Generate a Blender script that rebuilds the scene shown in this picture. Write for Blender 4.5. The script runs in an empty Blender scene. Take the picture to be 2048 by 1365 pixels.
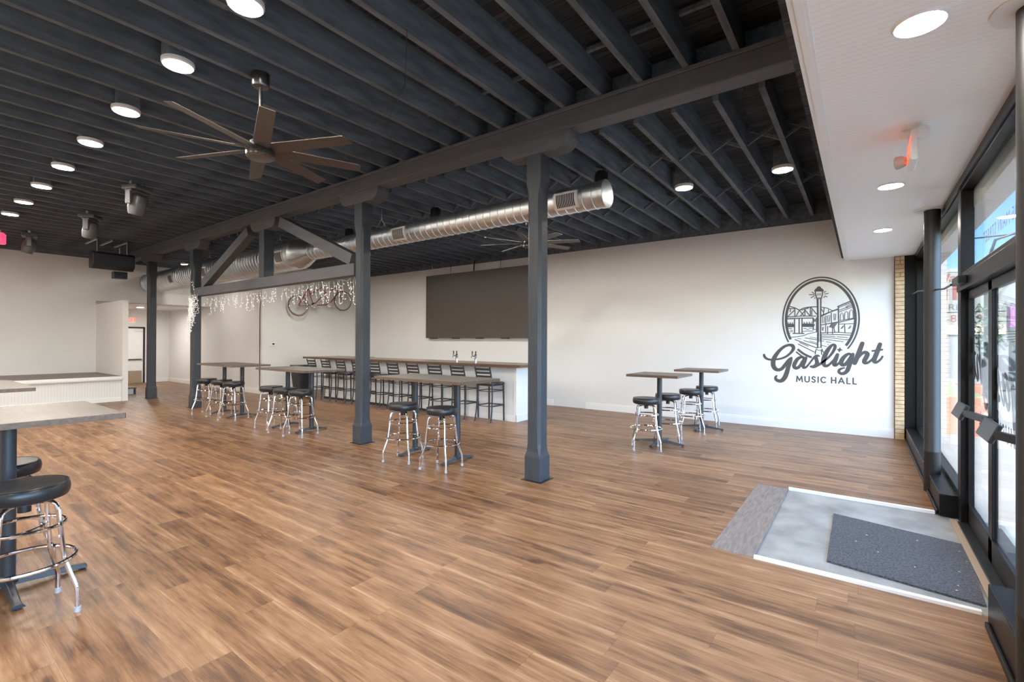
import bpy, math, random
from mathutils import Vector, Matrix
random.seed(7)
PI = math.pi
SC = bpy.context.scene
COL = SC.collection

# ------------------------------------------------------------------ camera
YAW, PITCH, ROLL, EYE, FPX = .636246, 3.53468e-3, 3.73745e-3, 1.59, 949.468
fw = Vector((-math.sin(YAW)*math.cos(PITCH), math.cos(YAW)*math.cos(PITCH), math.sin(PITCH)))
r0 = Vector((math.cos(YAW), math.sin(YAW), 0)); u0 = r0.cross(fw)
rt = r0*math.cos(ROLL)+u0*math.sin(ROLL); up = -r0*math.sin(ROLL)+u0*math.cos(ROLL)
cd = bpy.data.cameras.new('camera'); cam = bpy.data.objects.new('camera', cd); COL.objects.link(cam)
cam.matrix_world = Matrix(((rt.x, up.x, -fw.x, 0), (rt.y, up.y, -fw.y, 0), (rt.z, up.z, -fw.z, EYE), (0, 0, 0, 1)))
cd.sensor_fit = 'HORIZONTAL'; cd.sensor_width = 36; cd.lens = 36*FPX/2048
cd.shift_y = -(682.5-680.466)/2048
cd.clip_start = .05; cd.clip_end = 500
SC.camera = cam

# ------------------------------------------------------------------ sky, sun, exposure
W = bpy.data.worlds.new('sky'); SC.world = W; W.use_nodes = True
nt = W.node_tree; nt.nodes.clear()
def wn(t): return nt.nodes.new(t)
sky = wn('ShaderNodeTexSky'); sky.sky_type = 'NISHITA'; sky.sun_disc = False
sky.sun_elevation = math.radians(38); sky.sun_rotation = math.radians(180)
sky.air_density = 1.0; sky.dust_density = .6; sky.ozone_density = 1.6
tc = wn('ShaderNodeTexCoord'); mp = wn('ShaderNodeMapping'); mp.inputs['Scale'].default_value = (1, 1, 2.4)
nz = wn('ShaderNodeTexNoise'); nz.inputs['Scale'].default_value = 2.6; nz.inputs['Detail'].default_value = 6
rp = wn('ShaderNodeValToRGB'); rp.color_ramp.elements[0].position = .47; rp.color_ramp.elements[1].position = .66
mx = wn('ShaderNodeMix'); mx.data_type = 'RGBA'; mx.inputs[7].default_value = (.50, .55, .62, 1)
sc_ = wn('ShaderNodeMix'); sc_.data_type = 'RGBA'; sc_.blend_type = 'MULTIPLY'; sc_.inputs[0].default_value = 1
sc_.inputs[7].default_value = (.085, .12, .17, 1)
bg = wn('ShaderNodeBackground'); bg.inputs[1].default_value = .85; wo = wn('ShaderNodeOutputWorld')
L = nt.links.new
L(tc.outputs['Generated'], mp.inputs[0]); L(mp.outputs[0], nz.inputs[0]); L(nz.outputs[0], rp.inputs[0])
L(sky.outputs[0], sc_.inputs[6]); L(sc_.outputs[2], mx.inputs[6]); L(rp.outputs[0], mx.inputs[0])
gv = wn('ShaderNodeVectorMath'); gv.operation = 'DOT_PRODUCT'; gv.inputs[1].default_value = Vector((.85, -.35, .5)).normalized(); L(tc.outputs['Generated'], gv.inputs[0])
def wm(op, a, b):
    n = wn('ShaderNodeMath'); n.operation = op
    for i, q in enumerate((a, b)):
        if isinstance(q, (int, float)): n.inputs[i].default_value = q
        else: L(q, n.inputs[i])
    return n.outputs[0]
gf = wm('ADD', wm('MULTIPLY', wm('POWER', wm('MAXIMUM', gv.outputs['Value'], 0.), 2.5), 9.), 1.)
gt_ = wn('ShaderNodeMix'); gt_.data_type = 'RGBA'; gt_.blend_type = 'MULTIPLY'; gt_.inputs[7].default_value = (1.12, 1., .84, 1); L(wm('MAXIMUM', gv.outputs['Value'], 0.), gt_.inputs[0]); L(mx.outputs[2], gt_.inputs[6])
gx = wn('ShaderNodeVectorMath'); gx.operation = 'SCALE'; L(gt_.outputs[2], gx.inputs[0]); L(gf, gx.inputs['Scale'])
L(gx.outputs[0], bg.inputs[0]); L(bg.outputs[0], wo.inputs[0])
sd = bpy.data.lights.new('sun', 'SUN'); sd.energy = 4.2; sd.angle = math.radians(3); sd.color = (1, .96, .9)
so = bpy.data.objects.new('sun', sd); COL.objects.link(so); so.rotation_euler = (math.radians(42), math.radians(1.5), 0)

SC.view_settings.view_transform = 'Standard'; SC.view_settings.look = 'None'
SC.view_settings.gamma = 1; SC.view_settings.use_curve_mapping = False
SC.view_settings.exposure = 1.66
SC.cycles.max_bounces = 10; SC.cycles.diffuse_bounces = 6; SC.cycles.glossy_bounces = 4
SC.cycles.transparent_max_bounces = 12; SC.cycles.use_denoising = True
SC.cycles.sample_clamp_indirect = 6; SC.cycles.caustics_reflective = False; SC.cycles.caustics_refractive = False

# skylight portals at the storefront glass
def portal(x, y0, y1, z0, z1):
    d = bpy.data.lights.new('portal', 'AREA'); d.shape = 'RECTANGLE'; d.size = z1-z0; d.size_y = y1-y0
    d.cycles.is_portal = True
    o = bpy.data.objects.new('portal', d); COL.objects.link(o)
    o.location = (x, (y0+y1)/2, (z0+z1)/2); o.rotation_euler = (0, math.radians(90), 0)
portal(.9, -2.4, 10.1, .2, 3.0)

# ------------------------------------------------------------------ mesh helpers
class MB:
    def __init__(s): s.v = []; s.f = []; s.sm = []
    def add(s, vs, fs, smooth=False):
        b = len(s.v); s.v += [tuple(p) for p in vs]
        for f in fs: s.f.append([b+i for i in f]); s.sm.append(smooth)
        return s
    def box(s, x0, x1, y0, y1, z0, z1):
        return s.add([(x0,y0,z0),(x1,y0,z0),(x1,y1,z0),(x0,y1,z0),(x0,y0,z1),(x1,y0,z1),(x1,y1,z1),(x0,y1,z1)],
            [(0,3,2,1),(4,5,6,7),(0,1,5,4),(1,2,6,5),(2,3,7,6),(3,0,4,7)])
    def bar(s, a, b, w, d, upv=(0,0,1)):
        a = Vector(a); b = Vector(b); t = (b-a).normalized(); u = Vector(upv)
        if abs(t.dot(u)) > .98: u = Vector((0,1,0))
        sx = t.cross(u).normalized()*w/2; sy = sx.cross(t).normalized()*d/2
        q = [a-sx-sy, a+sx-sy, a+sx+sy, a-sx+sy, b-sx-sy, b+sx-sy, b+sx+sy, b-sx+sy]
        return s.add(q, [(0,3,2,1),(4,5,6,7),(0,1,5,4),(1,2,6,5),(2,3,7,6),(3,0,4,7)])
    def tube(s, pts, r, n=10, closed=False, caps=True):
        pts = [Vector(p) for p in pts]; m = len(pts); rs = r if isinstance(r, (list, tuple)) else [r]*m
        vs = []; prev = None
        for i, p in enumerate(pts):
            if closed: t = (pts[(i+1) % m]-pts[i-1]).normalized()
            else: t = (pts[min(i+1, m-1)]-pts[max(i-1, 0)]).normalized()
            if prev is None:
                u = Vector((0,0,1)) if abs(t.z) < .9 else Vector((1,0,0)); nx = t.cross(u).normalized()
            else:
                nx = (prev-t*prev.dot(t))
                nx = nx.normalized() if nx.length > 1e-6 else t.orthogonal().normalized()
            prev = nx; ny = t.cross(nx)
            for k in range(n):
                a = 2*PI*k/n; vs.append(p+(nx*math.cos(a)+ny*math.sin(a))*rs[i])
        fs = []
        for i in range(m if closed else m-1):
            j = (i+1) % m
            for k in range(n):
                k2 = (k+1) % n; fs.append((i*n+k, i*n+k2, j*n+k2, j*n+k))
        s.add(vs, fs, True)
        if caps and not closed:
            b = len(s.v)-m*n
            s.f.append([b+k for k in range(n)][::-1]); s.sm.append(False)
            s.f.append([b+(m-1)*n+k for k in range(n)]); s.sm.append(False)
        return s
    def lathe(s, prof, c=(0,0,0), axis='Z', n=28, smooth=True):
        c = Vector(c); vs = []; m = len(prof)
        for (r, h) in prof:
            for k in range(n):
                a = 2*PI*k/n; x, y = r*math.cos(a), r*math.sin(a)
                vs.append(c+{'Z': Vector((x,y,h)), 'X': Vector((h,x,y)), 'Y': Vector((y,h,x))}[axis])
        fs = [(i*n+k, i*n+(k+1) % n, (i+1)*n+(k+1) % n, (i+1)*n+k) for i in range(m-1) for k in range(n)]
        s.add(vs, fs, smooth)
        b = len(s.v)-m*n
        if prof[0][0] > 1e-4: s.f.append([b+k for k in range(n)][::-1]); s.sm.append(False)
        if prof[-1][0] > 1e-4: s.f.append([b+(m-1)*n+k for k in range(n)]); s.sm.append(False)
        return s
    def prism(s, poly, y0, y1, plane='XZ'):
        n = len(poly)
        def P(a, b, h): return {'XZ': (a,h,b), 'XY': (a,b,h), 'YZ': (h,a,b)}[plane]
        vs = [P(a,b,y0) for a, b in poly]+[P(a,b,y1) for a, b in poly]
        fs = [tuple(range(n)), tuple(range(2*n-1, n-1, -1))]+[(i, (i+1) % n, (i+1) % n+n, i+n) for i in range(n)]
        return s.add(vs, fs)
    def build(s, name, m, parent=None, bevel=0, loc=None, ang=35):
        me = bpy.data.meshes.new(name); me.from_pydata(s.v, [], s.f)
        me.polygons.foreach_set('use_smooth', s.sm)
        import bmesh
        bm = bmesh.new(); bm.from_mesh(me); bmesh.ops.recalc_face_normals(bm, faces=bm.faces); bm.to_mesh(me); bm.free()
        if any(s.sm): me.set_sharp_from_angle(angle=math.radians(ang))
        me.materials.append(m); me.update()
        o = bpy.data.objects.new(name, me); COL.objects.link(o)
        if parent is not None: o.parent = parent
        if loc is not None: o.location = loc
        if bevel:
            b = o.modifiers.new('bevel', 'BEVEL'); b.width = bevel; b.segments = 2; b.limit_method = 'ANGLE'; b.angle_limit = math.radians(40)
        return o
def B(x0, x1, y0, y1, z0, z1): return MB().box(x0, x1, y0, y1, z0, z1)
def tag(o, label=None, cat=None, group=None, kind=None):
    if label: o['label'] = label
    if cat: o['category'] = cat
    if group: o['group'] = group
    if kind: o['kind'] = kind
    return o
def thing(name, label, cat, loc=(0,0,0), rz=0, group=None):
    o = bpy.data.objects.new(name, None); COL.objects.link(o); o.empty_display_size = .1
    o.location = loc; o.rotation_euler = (0,0,rz); return tag(o, label, cat, group)
def struct(o): o['kind'] = 'structure'; return o
def dup(root, loc, rz=0, label=None, group=None):
    r = root.copy(); COL.objects.link(r); r.location = loc; r.rotation_euler = (0,0,rz)
    if label: r['label'] = label
    if group: r['group'] = group
    for ch in list(root.children):
        c = ch.copy(); COL.objects.link(c); c.parent = r
        for g in list(ch.children):
            d = g.copy(); COL.objects.link(d); d.parent = c
    return r
def text_mesh(txt, size, bold=0., depth=0., spacing=1., align='CENTER', shear=0.):
    cu = bpy.data.curves.new('t', 'FONT'); cu.body = txt; cu.size = size; cu.offset = bold; cu.extrude = depth
    cu.space_character = spacing; cu.align_x = align; cu.align_y = 'CENTER'; cu.shear = shear; cu.resolution_u = 3
    o = bpy.data.objects.new('t', cu); COL.objects.link(o)
    me = bpy.data.meshes.new_from_object(o.evaluated_get(bpy.context.evaluated_depsgraph_get()))
    bpy.data.objects.remove(o); return me
def text_obj(name, txt, size, m, loc, rot, parent=None, **k):
    me = text_mesh(txt, size, **k); me.name = name; me.materials.clear(); me.materials.append(m)
    o = bpy.data.objects.new(name, me); COL.objects.link(o); o.location = loc; o.rotation_euler = rot
    if parent is not None: o.parent = parent
    return o

# ------------------------------------------------------------------ materials
def mat(name, col, rough=.5, metal=0., spec=.5, noise=0., nscale=8., bump=0., bscale=60., stretch=(1,1,1), emis=None, estr=0., coat=0.):
    m = bpy.data.materials.new(name); m.use_nodes = True; t = m.node_tree; b = t.nodes['Principled BSDF']
    b.inputs['Base Color'].default_value = (*col, 1); b.inputs['Roughness'].default_value = rough
    b.inputs['Metallic'].default_value = metal; b.inputs['Specular IOR Level'].default_value = spec
    b.inputs['Coat Weight'].default_value = coat
    if emis: b.inputs['Emission Color'].default_value = (*emis, 1); b.inputs['Emission Strength'].default_value = estr
    if noise or bump:
        c = t.nodes.new('ShaderNodeTexCoord'); p = t.nodes.new('ShaderNodeMapping'); p.inputs['Scale'].default_value = stretch
        t.links.new(c.outputs['Object'], p.inputs[0])
    if noise:
        n = t.nodes.new('ShaderNodeTexNoise'); n.inputs['Scale'].default_value = nscale; n.inputs['Detail'].default_value = 5
        t.links.new(p.outputs[0], n.inputs[0])
        r = t.nodes.new('ShaderNodeMapRange'); r.inputs[1].default_value = .25; r.inputs[2].default_value = .75
        r.inputs[3].default_value = 1-noise; r.inputs[4].default_value = 1+noise
        t.links.new(n.outputs[0], r.inputs[0])
        x = t.nodes.new('ShaderNodeMix'); x.data_type = 'RGBA'; x.blend_type = 'MULTIPLY'; x.inputs[0].default_value = 1
        x.inputs[6].default_value = (*col, 1); t.links.new(r.outputs[0], x.inputs[7]); t.links.new(x.outputs[2], b.inputs['Base Color'])
    if bump:
        n = t.nodes.new('ShaderNodeTexNoise'); n.inputs['Scale'].default_value = bscale; n.inputs['Detail'].default_value = 3
        t.links.new(p.outputs[0], n.inputs[0])
        u = t.nodes.new('ShaderNodeBump'); u.inputs['Strength'].default_value = bump; u.inputs['Distance'].default_value = .01
        t.links.new(n.outputs[0], u.inputs['Height']); t.links.new(u.outputs[0], b.inputs['Normal'])
    return m
def nodes(m): return m.node_tree, m.node_tree.nodes['Principled BSDF']
def mth(t, op, a, b=None, c=None):
    n = t.nodes.new('ShaderNodeMath'); n.operation = op
    for i, q in enumerate((a, b, c)):
        if q is None: continue
        if isinstance(q, (int, float)): n.inputs[i].default_value = q
        else: t.links.new(q, n.inputs[i])
    return n.outputs[0]
def planks(name, width, length, stops, rough=.35, along='X', gap=.0022, grain=.35, contrast=1., spec=.5, knots=False):
    m = mat(name, (.3,.2,.1), rough, spec=spec); t, b = nodes(m)
    c = t.nodes.new('ShaderNodeTexCoord'); s = t.nodes.new('ShaderNodeSeparateXYZ'); t.links.new(c.outputs['Object'], s.inputs[0])
    X, Y = (s.outputs[0], s.outputs[1]) if along == 'X' else (s.outputs[1], s.outputs[0])
    ry = mth(t, 'DIVIDE', Y, width); row = mth(t, 'FLOOR', ry)
    w1 = t.nodes.new('ShaderNodeTexWhiteNoise'); w1.noise_dimensions = '1D'; t.links.new(row, w1.inputs['W'])
    rx = mth(t, 'ADD', mth(t, 'DIVIDE', X, length), mth(t, 'MULTIPLY', w1.outputs[0], 7.3)); cx_ = mth(t, 'FLOOR', rx)
    cb = t.nodes.new('ShaderNodeCombineXYZ'); t.links.new(row, cb.inputs[0]); t.links.new(cx_, cb.inputs[1])
    w2 = t.nodes.new('ShaderNodeTexWhiteNoise'); w2.noise_dimensions = '3D'; t.links.new(cb.outputs[0], w2.inputs['Vector'])
    # grain: noise stretched along the plank, shifted per plank
    cg = t.nodes.new('ShaderNodeCombineXYZ')
    t.links.new(mth(t, 'ADD', mth(t, 'MULTIPLY', X, 1.5), mth(t, 'MULTIPLY', w2.outputs[0], 37.)), cg.inputs[0])
    t.links.new(mth(t, 'MULTIPLY', Y, 26.), cg.inputs[1]); t.links.new(mth(t, 'MULTIPLY', w2.outputs[0], 11.), cg.inputs[2])
    n1 = t.nodes.new('ShaderNodeTexNoise'); n1.inputs['Scale'].default_value = 1.; n1.inputs['Detail'].default_value = 6
    n1.inputs['Roughness'].default_value = .6; n1.inputs['Distortion'].default_value = .6; t.links.new(cg.outputs[0], n1.inputs[0])
    n2 = t.nodes.new('ShaderNodeTexNoise'); n2.inputs['Scale'].default_value = 5.; n2.inputs['Detail'].default_value = 4; t.links.new(cg.outputs[0], n2.inputs[0])
    v = mth(t, 'ADD', mth(t, 'MULTIPLY', mth(t, 'SUBTRACT', n1.outputs[0], .5), 1.5*contrast), .5)
    v = mth(t, 'ADD', v, mth(t, 'MULTIPLY', mth(t, 'SUBTRACT', w2.outputs[0], .5), .34*contrast))
    v = mth(t, 'ADD', v, mth(t, 'MULTIPLY', mth(t, 'SUBTRACT', n2.outputs[0], .5), grain))
    fy = mth(t, 'FRACT', ry)
    if knots:
        cp = t.nodes.new('ShaderNodeCombineXYZ'); t.links.new(mth(t, 'ADD', mth(t, 'MULTIPLY', X, 2.6), mth(t, 'MULTIPLY', w2.outputs[0], 53.)), cp.inputs[0]); t.links.new(mth(t, 'MULTIPLY', Y, 8.), cp.inputs[1])
        n3 = t.nodes.new('ShaderNodeTexNoise'); n3.inputs['Scale'].default_value = 1.; n3.inputs['Detail'].default_value = 3; t.links.new(cp.outputs[0], n3.inputs[0])
        v = mth(t, 'ADD', v, mth(t, 'MULTIPLY', mth(t, 'SUBTRACT', n3.outputs[0], .5), .75))
        ck = t.nodes.new('ShaderNodeCombineXYZ'); t.links.new(mth(t, 'ADD', mth(t, 'MULTIPLY', X, 2.2), mth(t, 'MULTIPLY', w2.outputs[0], 31.)), ck.inputs[0]); t.links.new(mth(t, 'MULTIPLY', Y, 5.4), ck.inputs[1])
        vo = t.nodes.new('ShaderNodeTexVoronoi'); vo.inputs['Scale'].default_value = 1.; t.links.new(ck.outputs[0], vo.inputs['Vector'])
        kn = t.nodes.new('ShaderNodeMapRange'); kn.inputs[1].default_value = .03; kn.inputs[2].default_value = .17; kn.inputs[3].default_value = -.34; kn.inputs[4].default_value = 0; t.links.new(vo.outputs['Distance'], kn.inputs[0])
        v = mth(t, 'ADD', v, kn.outputs[0])
        ed = t.nodes.new('ShaderNodeMapRange'); ed.inputs[1].default_value = .0; ed.inputs[2].default_value = .16; ed.inputs[3].default_value = .24; ed.inputs[4].default_value = 0; t.links.new(mth(t, 'MINIMUM', fy, mth(t, 'SUBTRACT', 1., fy)), ed.inputs[0])
        v = mth(t, 'ADD', v, ed.outputs[0])
    r = t.nodes.new('ShaderNodeValToRGB'); t.links.new(v, r.inputs[0]); e = r.color_ramp.elements
    for i, (pz, cl) in enumerate(stops):
        q = e[i] if i < 2 else e.new(pz)
        q.position = pz; q.color = (*cl, 1)
    fx = mth(t, 'FRACT', rx)
    g = mth(t, 'MINIMUM', mth(t, 'MULTIPLY', mth(t, 'MINIMUM', fy, mth(t, 'SUBTRACT', 1., fy)), width), mth(t, 'MULTIPLY', mth(t, 'MINIMUM', fx, mth(t, 'SUBTRACT', 1., fx)), length))
    k = mth(t, 'LESS_THAN', g, gap/2)
    x = t.nodes.new('ShaderNodeMix'); x.data_type = 'RGBA'; x.blend_type = 'MULTIPLY'; t.links.new(mth(t, 'MULTIPLY', k, .55), x.inputs[0])
    t.links.new(r.outputs[0], x.inputs[6]); x.inputs[7].default_value = (.25, .2, .17, 1); t.links.new(x.outputs[2], b.inputs['Base Color'])
    u = t.nodes.new('ShaderNodeBump'); u.inputs['Strength'].default_value = .25; u.inputs['Distance'].default_value = .002
    t.links.new(mth(t, 'SUBTRACT', mth(t, 'MULTIPLY', n2.outputs[0], .5), k), u.inputs['Height']); t.links.new(u.outputs[0], b.inputs['Normal'])
    return m
def beads(name, col, axis, pitch=.05, rough=.45, dark=.82, groove=.10):
    m = mat(name, col, rough); t, b = nodes(m)
    c = t.nodes.new('ShaderNodeTexCoord'); s = t.nodes.new('ShaderNodeSeparateXYZ'); t.links.new(c.outputs['Object'], s.inputs[0])
    f = mth(t, 'FRACT', mth(t, 'DIVIDE', s.outputs[axis], pitch)); k = mth(t, 'LESS_THAN', f, groove)
    h = mth(t, 'SUBTRACT', 1., k)
    u = t.nodes.new('ShaderNodeBump'); u.inputs['Strength'].default_value = .6; u.inputs['Distance'].default_value = .004
    t.links.new(h, u.inputs['Height']); t.links.new(u.outputs[0], b.inputs['Normal'])
    x = t.nodes.new('ShaderNodeMix'); x.data_type = 'RGBA'; t.links.new(k, x.inputs[0]); x.inputs[6].default_value = (*col, 1)
    x.inputs[7].default_value = (*[q*dark for q in col], 1); t.links.new(x.outputs[2], b.inputs['Base Color'])
    return m

M = {}
M['wall'] = mat('wall_paint', (.76,.745,.725), .55, spec=.3, noise=.012, nscale=1.5, bump=.02, bscale=200)
M['trim'] = mat('trim_paint', (.83,.82,.80), .35, noise=.01)
M['soffit'] = beads('soffit_bead_board', (.93,.925,.92), 1, .045, dark=.9, groove=.12)
M['bar_bead'] = beads('bar_bead_board', (.80,.79,.79), 0, .042, dark=.72, groove=.16)
M['stage_bead'] = beads('stage_bead_board', (.76,.75,.73), 1, .055, dark=.86, groove=.12)
M['joist'] = mat('joist_paint', (.125,.147,.17), .75, spec=.25, noise=.35, nscale=3, bump=.25, bscale=25, stretch=(6,1,6))
M['deck'] = planks('deck_boards', .14, 2.4, [(0,(.018,.02,.024)),(.5,(.045,.05,.057)),(1,(.10,.105,.115))], rough=.85, along='X', gap=.012, spec=.2)
M['beam'] = mat('beam_paint', (.095,.099,.108), .55, spec=.35, noise=.15, nscale=2.5, bump=.12, bscale=18, stretch=(1,6,6))
M['column'] = mat('column_paint', (.043,.049,.058), .5, spec=.4, noise=.14, nscale=4, bump=.15, bscale=30, stretch=(6,6,1))
M['floor'] = planks('floor_planks', .185, 1.3, [(0,(.048,.021,.010)),(.28,(.104,.048,.021)),(.5,(.186,.091,.040)),(.72,(.26,.140,.067)),(1,(.37,.228,.128))], rough=.40, grain=.5, spec=.45, knots=True, contrast=.75)
M['stage_floor'] = planks('stage_planks', .15, 1.2, [(0,(.07,.05,.04)),(.5,(.14,.10,.08)),(1,(.22,.165,.135))], rough=.4, along='Y')
M['board'] = mat('weathered_board', (.19,.165,.15), .6, noise=.3, nscale=7, bump=.2, bscale=40, stretch=(8,1,8))
M['concrete'] = mat('old_concrete', (.27,.275,.265), .42, noise=.4, nscale=3.2, bump=.12, bscale=50)
M['matcloth'] = mat('charcoal_ribbed_mat', (.075,.08,.092), .95, noise=.75, nscale=75, bump=1., bscale=90)
M['black'] = mat('black_metal', (.014,.015,.017), .38, spec=.5)
M['frame'] = mat('storefront_black', (.006,.006,.006), .38, spec=.22, noise=.2, nscale=6)
M['pipe'] = mat('pipe_paint', (.014,.0125,.0115), .48, spec=.5, noise=.2, nscale=5)
M['tmetal'] = mat('table_base_metal', (.032,.036,.043), .42, spec=.5)
M['chair'] = mat('bar_stool_metal', (.028,.031,.037), .4, spec=.5)
M['vinyl'] = mat('black_vinyl', (.016,.0165,.018), .33, spec=.5, bump=.05, bscale=120)
M['chrome'] = mat('chrome', (.86,.86,.88), .07, metal=1.)
M['foot'] = mat('grey_rubber', (.42,.43,.45), .5)
M['ttop'] = mat('table_top_wood', (.092,.074,.056), .4, noise=.3, nscale=4, bump=.06, bscale=30, stretch=(1,10,10))
M['tedge'] = mat('table_edge_wood', (.13,.085,.06), .35, noise=.3, nscale=4, stretch=(1,10,10))
M['bartop'] = mat('bar_top_wood', (.13,.075,.05), .25, noise=.25, nscale=3, stretch=(1,8,8))
M['galv'] = mat('galvanised_steel', (.70,.74,.76), .36, metal=1., noise=.12, nscale=9)
M['ductcap'] = mat('duct_end_cap', (.62,.58,.5), .7)
M['grille'] = mat('grille_enamel', (.72,.70,.66), .4)
M['slot'] = mat('grille_slot', (.02,.022,.03), .8)
M['fan'] = mat('fan_blade_bronze', (.10,.088,.078), .42, metal=.2)
M['nickel'] = mat('brushed_metal', (.2,.2,.2), .3, metal=1.)
M['screen'] = mat('led_panel', (.085,.072,.062), .42, spec=.35, noise=.04, nscale=2)
M['white'] = mat('white_plastic', (.8,.8,.79), .4)
M['mural'] = mat('mural_paint', (.075,.071,.071), .6, noise=.08, nscale=5)
M['wire'] = mat('white_wire', (.85,.85,.84), .4)
M['bulb'] = mat('clear_bulb', (.9,.9,.88), .15, emis=(1,.97,.9), estr=.3)
M['steel'] = mat('zinc_steel', (.6,.6,.6), .35, metal=1.)
M['brass'] = mat('brass', (.6,.45,.18), .3, metal=1.)
M['red'] = mat('red_frame_paint', (.32,.035,.025), .3, coat=.3)
M['tyre'] = mat('tyre_rubber', (.03,.028,.026), .7)
M['tan_wall'] = mat('tan_sidewall', (.42,.32,.2), .7)
M['leather'] = mat('brown_leather', (.17,.06,.03), .5)
M['tan'] = mat('kick_plate_tan', (.36,.27,.19), .45)
M['brick'] = mat('tan_brick', (.6,.42,.24), .8, noise=.25, nscale=12, bump=.2, bscale=60)
M['mortar'] = mat('grey_mortar', (.22,.19,.16), .9)
M['lampw'] = mat('lamp_diffuser_warm', (1,1,1), .4, emis=(1,.92,.83), estr=132)
M['lampf'] = mat('lamp_diffuser_dimmed', (1,1,1), .4, emis=(1,.93,.86), estr=86)
M['lamps'] = mat('lamp_diffuser_soffit', (1,1,1), .4, emis=(1,.93,.85), estr=75)
M['exitred'] = mat('exit_red_light', (.8,.1,.05), .5, emis=(1,.16,.08), estr=.5)
M['exitface'] = mat('exit_face', (.9,.88,.86), .5)
M['sensor'] = mat('grey_lamp_head', (.5,.47,.44), .4)
M['mover'] = mat('stage_light_shell', (.10,.10,.105), .35)
M['sidewalk'] = mat('sidewalk_concrete', (.37,.345,.31), .85, noise=.18, nscale=1.2, bump=.1, bscale=20)
M['asphalt'] = mat('asphalt', (.15,.15,.155), .9, noise=.2, nscale=1.)
M['whitewall'] = mat('white_block_wall', (.27,.27,.265), .8, noise=.05, nscale=.6)
M['signboard'] = mat('sign_board', (.27,.265,.23), .6)
M['signred'] = mat('sign_red', (.22,.02,.018), .6)
M['signgrey'] = mat('sign_grey', (.05,.05,.05), .6)
M['signtan'] = mat('sign_tan_band', (.62,.52,.38), .7)
M['planter'] = mat('terracotta_block', (.52,.22,.14), .8, noise=.15, nscale=3)
M['leaf'] = mat('evergreen_leaf', (.05,.10,.04), .7, noise=.4, nscale=20)
M['grass'] = mat('dry_grass', (.33,.36,.2), .9, noise=.3, nscale=6)
M['carblue'] = mat('car_paint_grey', (.12,.15,.19), .2, coat=.6)
M['awning'] = mat('purple_awning', (.28,.1,.28), .7)
M['brickfar'] = mat('far_facade', (.38,.36,.36), .8)
M['decal'] = mat('window_lettering', (.18,.18,.19), .6)
M['decalred'] = mat('window_lettering_red', (.45,.2,.2), .6)
M['darkglass'] = mat('dark_glass', (.03,.04,.05), .08)
M['redcan'] = mat('red_lens', (.5,.03,.05), .3, emis=(1,.05,.12), estr=.6)
# window glass: mostly clear with a faint reflection
g = bpy.data.materials.new('window_glass'); g.use_nodes = True; t = g.node_tree; t.nodes.clear()
go = t.nodes.new('ShaderNodeOutputMaterial'); gt = t.nodes.new('ShaderNodeBsdfTransparent'); gg = t.nodes.new('ShaderNodeBsdfGlossy')
gg.inputs['Roughness'].default_value = .02; gm = t.nodes.new('ShaderNodeMixShader'); fr = t.nodes.new('ShaderNodeFresnel'); fr.inputs[0].default_value = 1.3
gt.inputs[0].default_value = (.95,.97,.96,1)
t.links.new(mth(t, 'MULTIPLY', fr.outputs[0], .55), gm.inputs[0]); t.links.new(gt.outputs[0], gm.inputs[1]); t.links.new(gg.outputs[0], gm.inputs[2]); t.links.new(gm.outputs[0], go.inputs[0])
M['glass'] = g

# ------------------------------------------------------------------ key dimensions
YW = 10.15      # mural wall
XB = -18.0      # wall behind the stage and over the hall opening
XE = -14.40     # wall carrying the bicycle
YL = -2.6       # wall on the camera's left
YC = 4.60       # column row
GX = .77        # storefront glass
ZS = 3.03       # soffit

# ------------------------------------------------------------------ setting: floor and walls
fl = MB()
hx0, hx1, hy0, hy1 = -.95, .72, 3.885, 5.945
for a in ((-22.2, hx0, YL, 11), (hx0, GX+.05, YL, hy0), (hx0, GX+.05, hy1, 11)): fl.box(a[0], a[1], a[2], a[3], -.12, 0)
struct(fl.build('floor', M['floor']))
fc = struct(B(hx0, 1.0, hy0, hy1, -.13, -.012).build('floor_entry', M['concrete']))
w = MB().box(-14.9, .42, YW, YW+.25, 0, 3.785); struct(w.build('wall_mural', M['wall']))
struct(B(-14.9, .9, YW+.02, YW+.3, 3.785, 4.6).build('wall_mural_header', M['joist']))
struct(B(XE-.15, XE, 6.95, YW+.2, 0, 3.93).build('wall_bicycle', M['wall']))
struct(B(-22.0, XE-.1, 6.95, 7.1, 0, 3.93).build('wall_hall_right', M['wall']))
struct(B(XB-.15, XB, YL, 3.93, 0, 3.96).build('wall_stage_back', M['wall']))
struct(B(XB-.15, XB, 3.93, 6.95, 2.74, 3.96).build('wall_hall_header', M['wall']))
struct(B(XB-.12, -15.55, 3.93, 4.05, 0, 2.64).build('wall_stage_side', M['wall']))
struct(B(-22.0, XB-.1, 3.9, 4.05, 0, 2.8).build('wall_hall_left', M['wall']))
struct(B(-21.95, -21.75, 3.9, 7.0, 0, 2.8).build('wall_hall_end', M['wall']))
struct(B(-21.95, XB-.02, 3.9, 7.0, 2.74, 2.84).build('ceiling_hall', M['wall']))
struct(B(-18.2, 1.0, YL-.15, YL, 0, 4.5).build('wall_left', M['wall']))
struct(B(XB-.15, XB, YL, 7.1, 3.96, 4.6).build('wall_back_header', M['joist']))
struct(B(XE-.4, XE, 6.95, YW+.2, 3.93, 4.2).build('wall_bicycle_header', M['joist']))
struct(B(XB-.1, XE, 6.95, 7.1, 3.93, 4.2).build('wall_hall_right_header', M['joist']))
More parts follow.
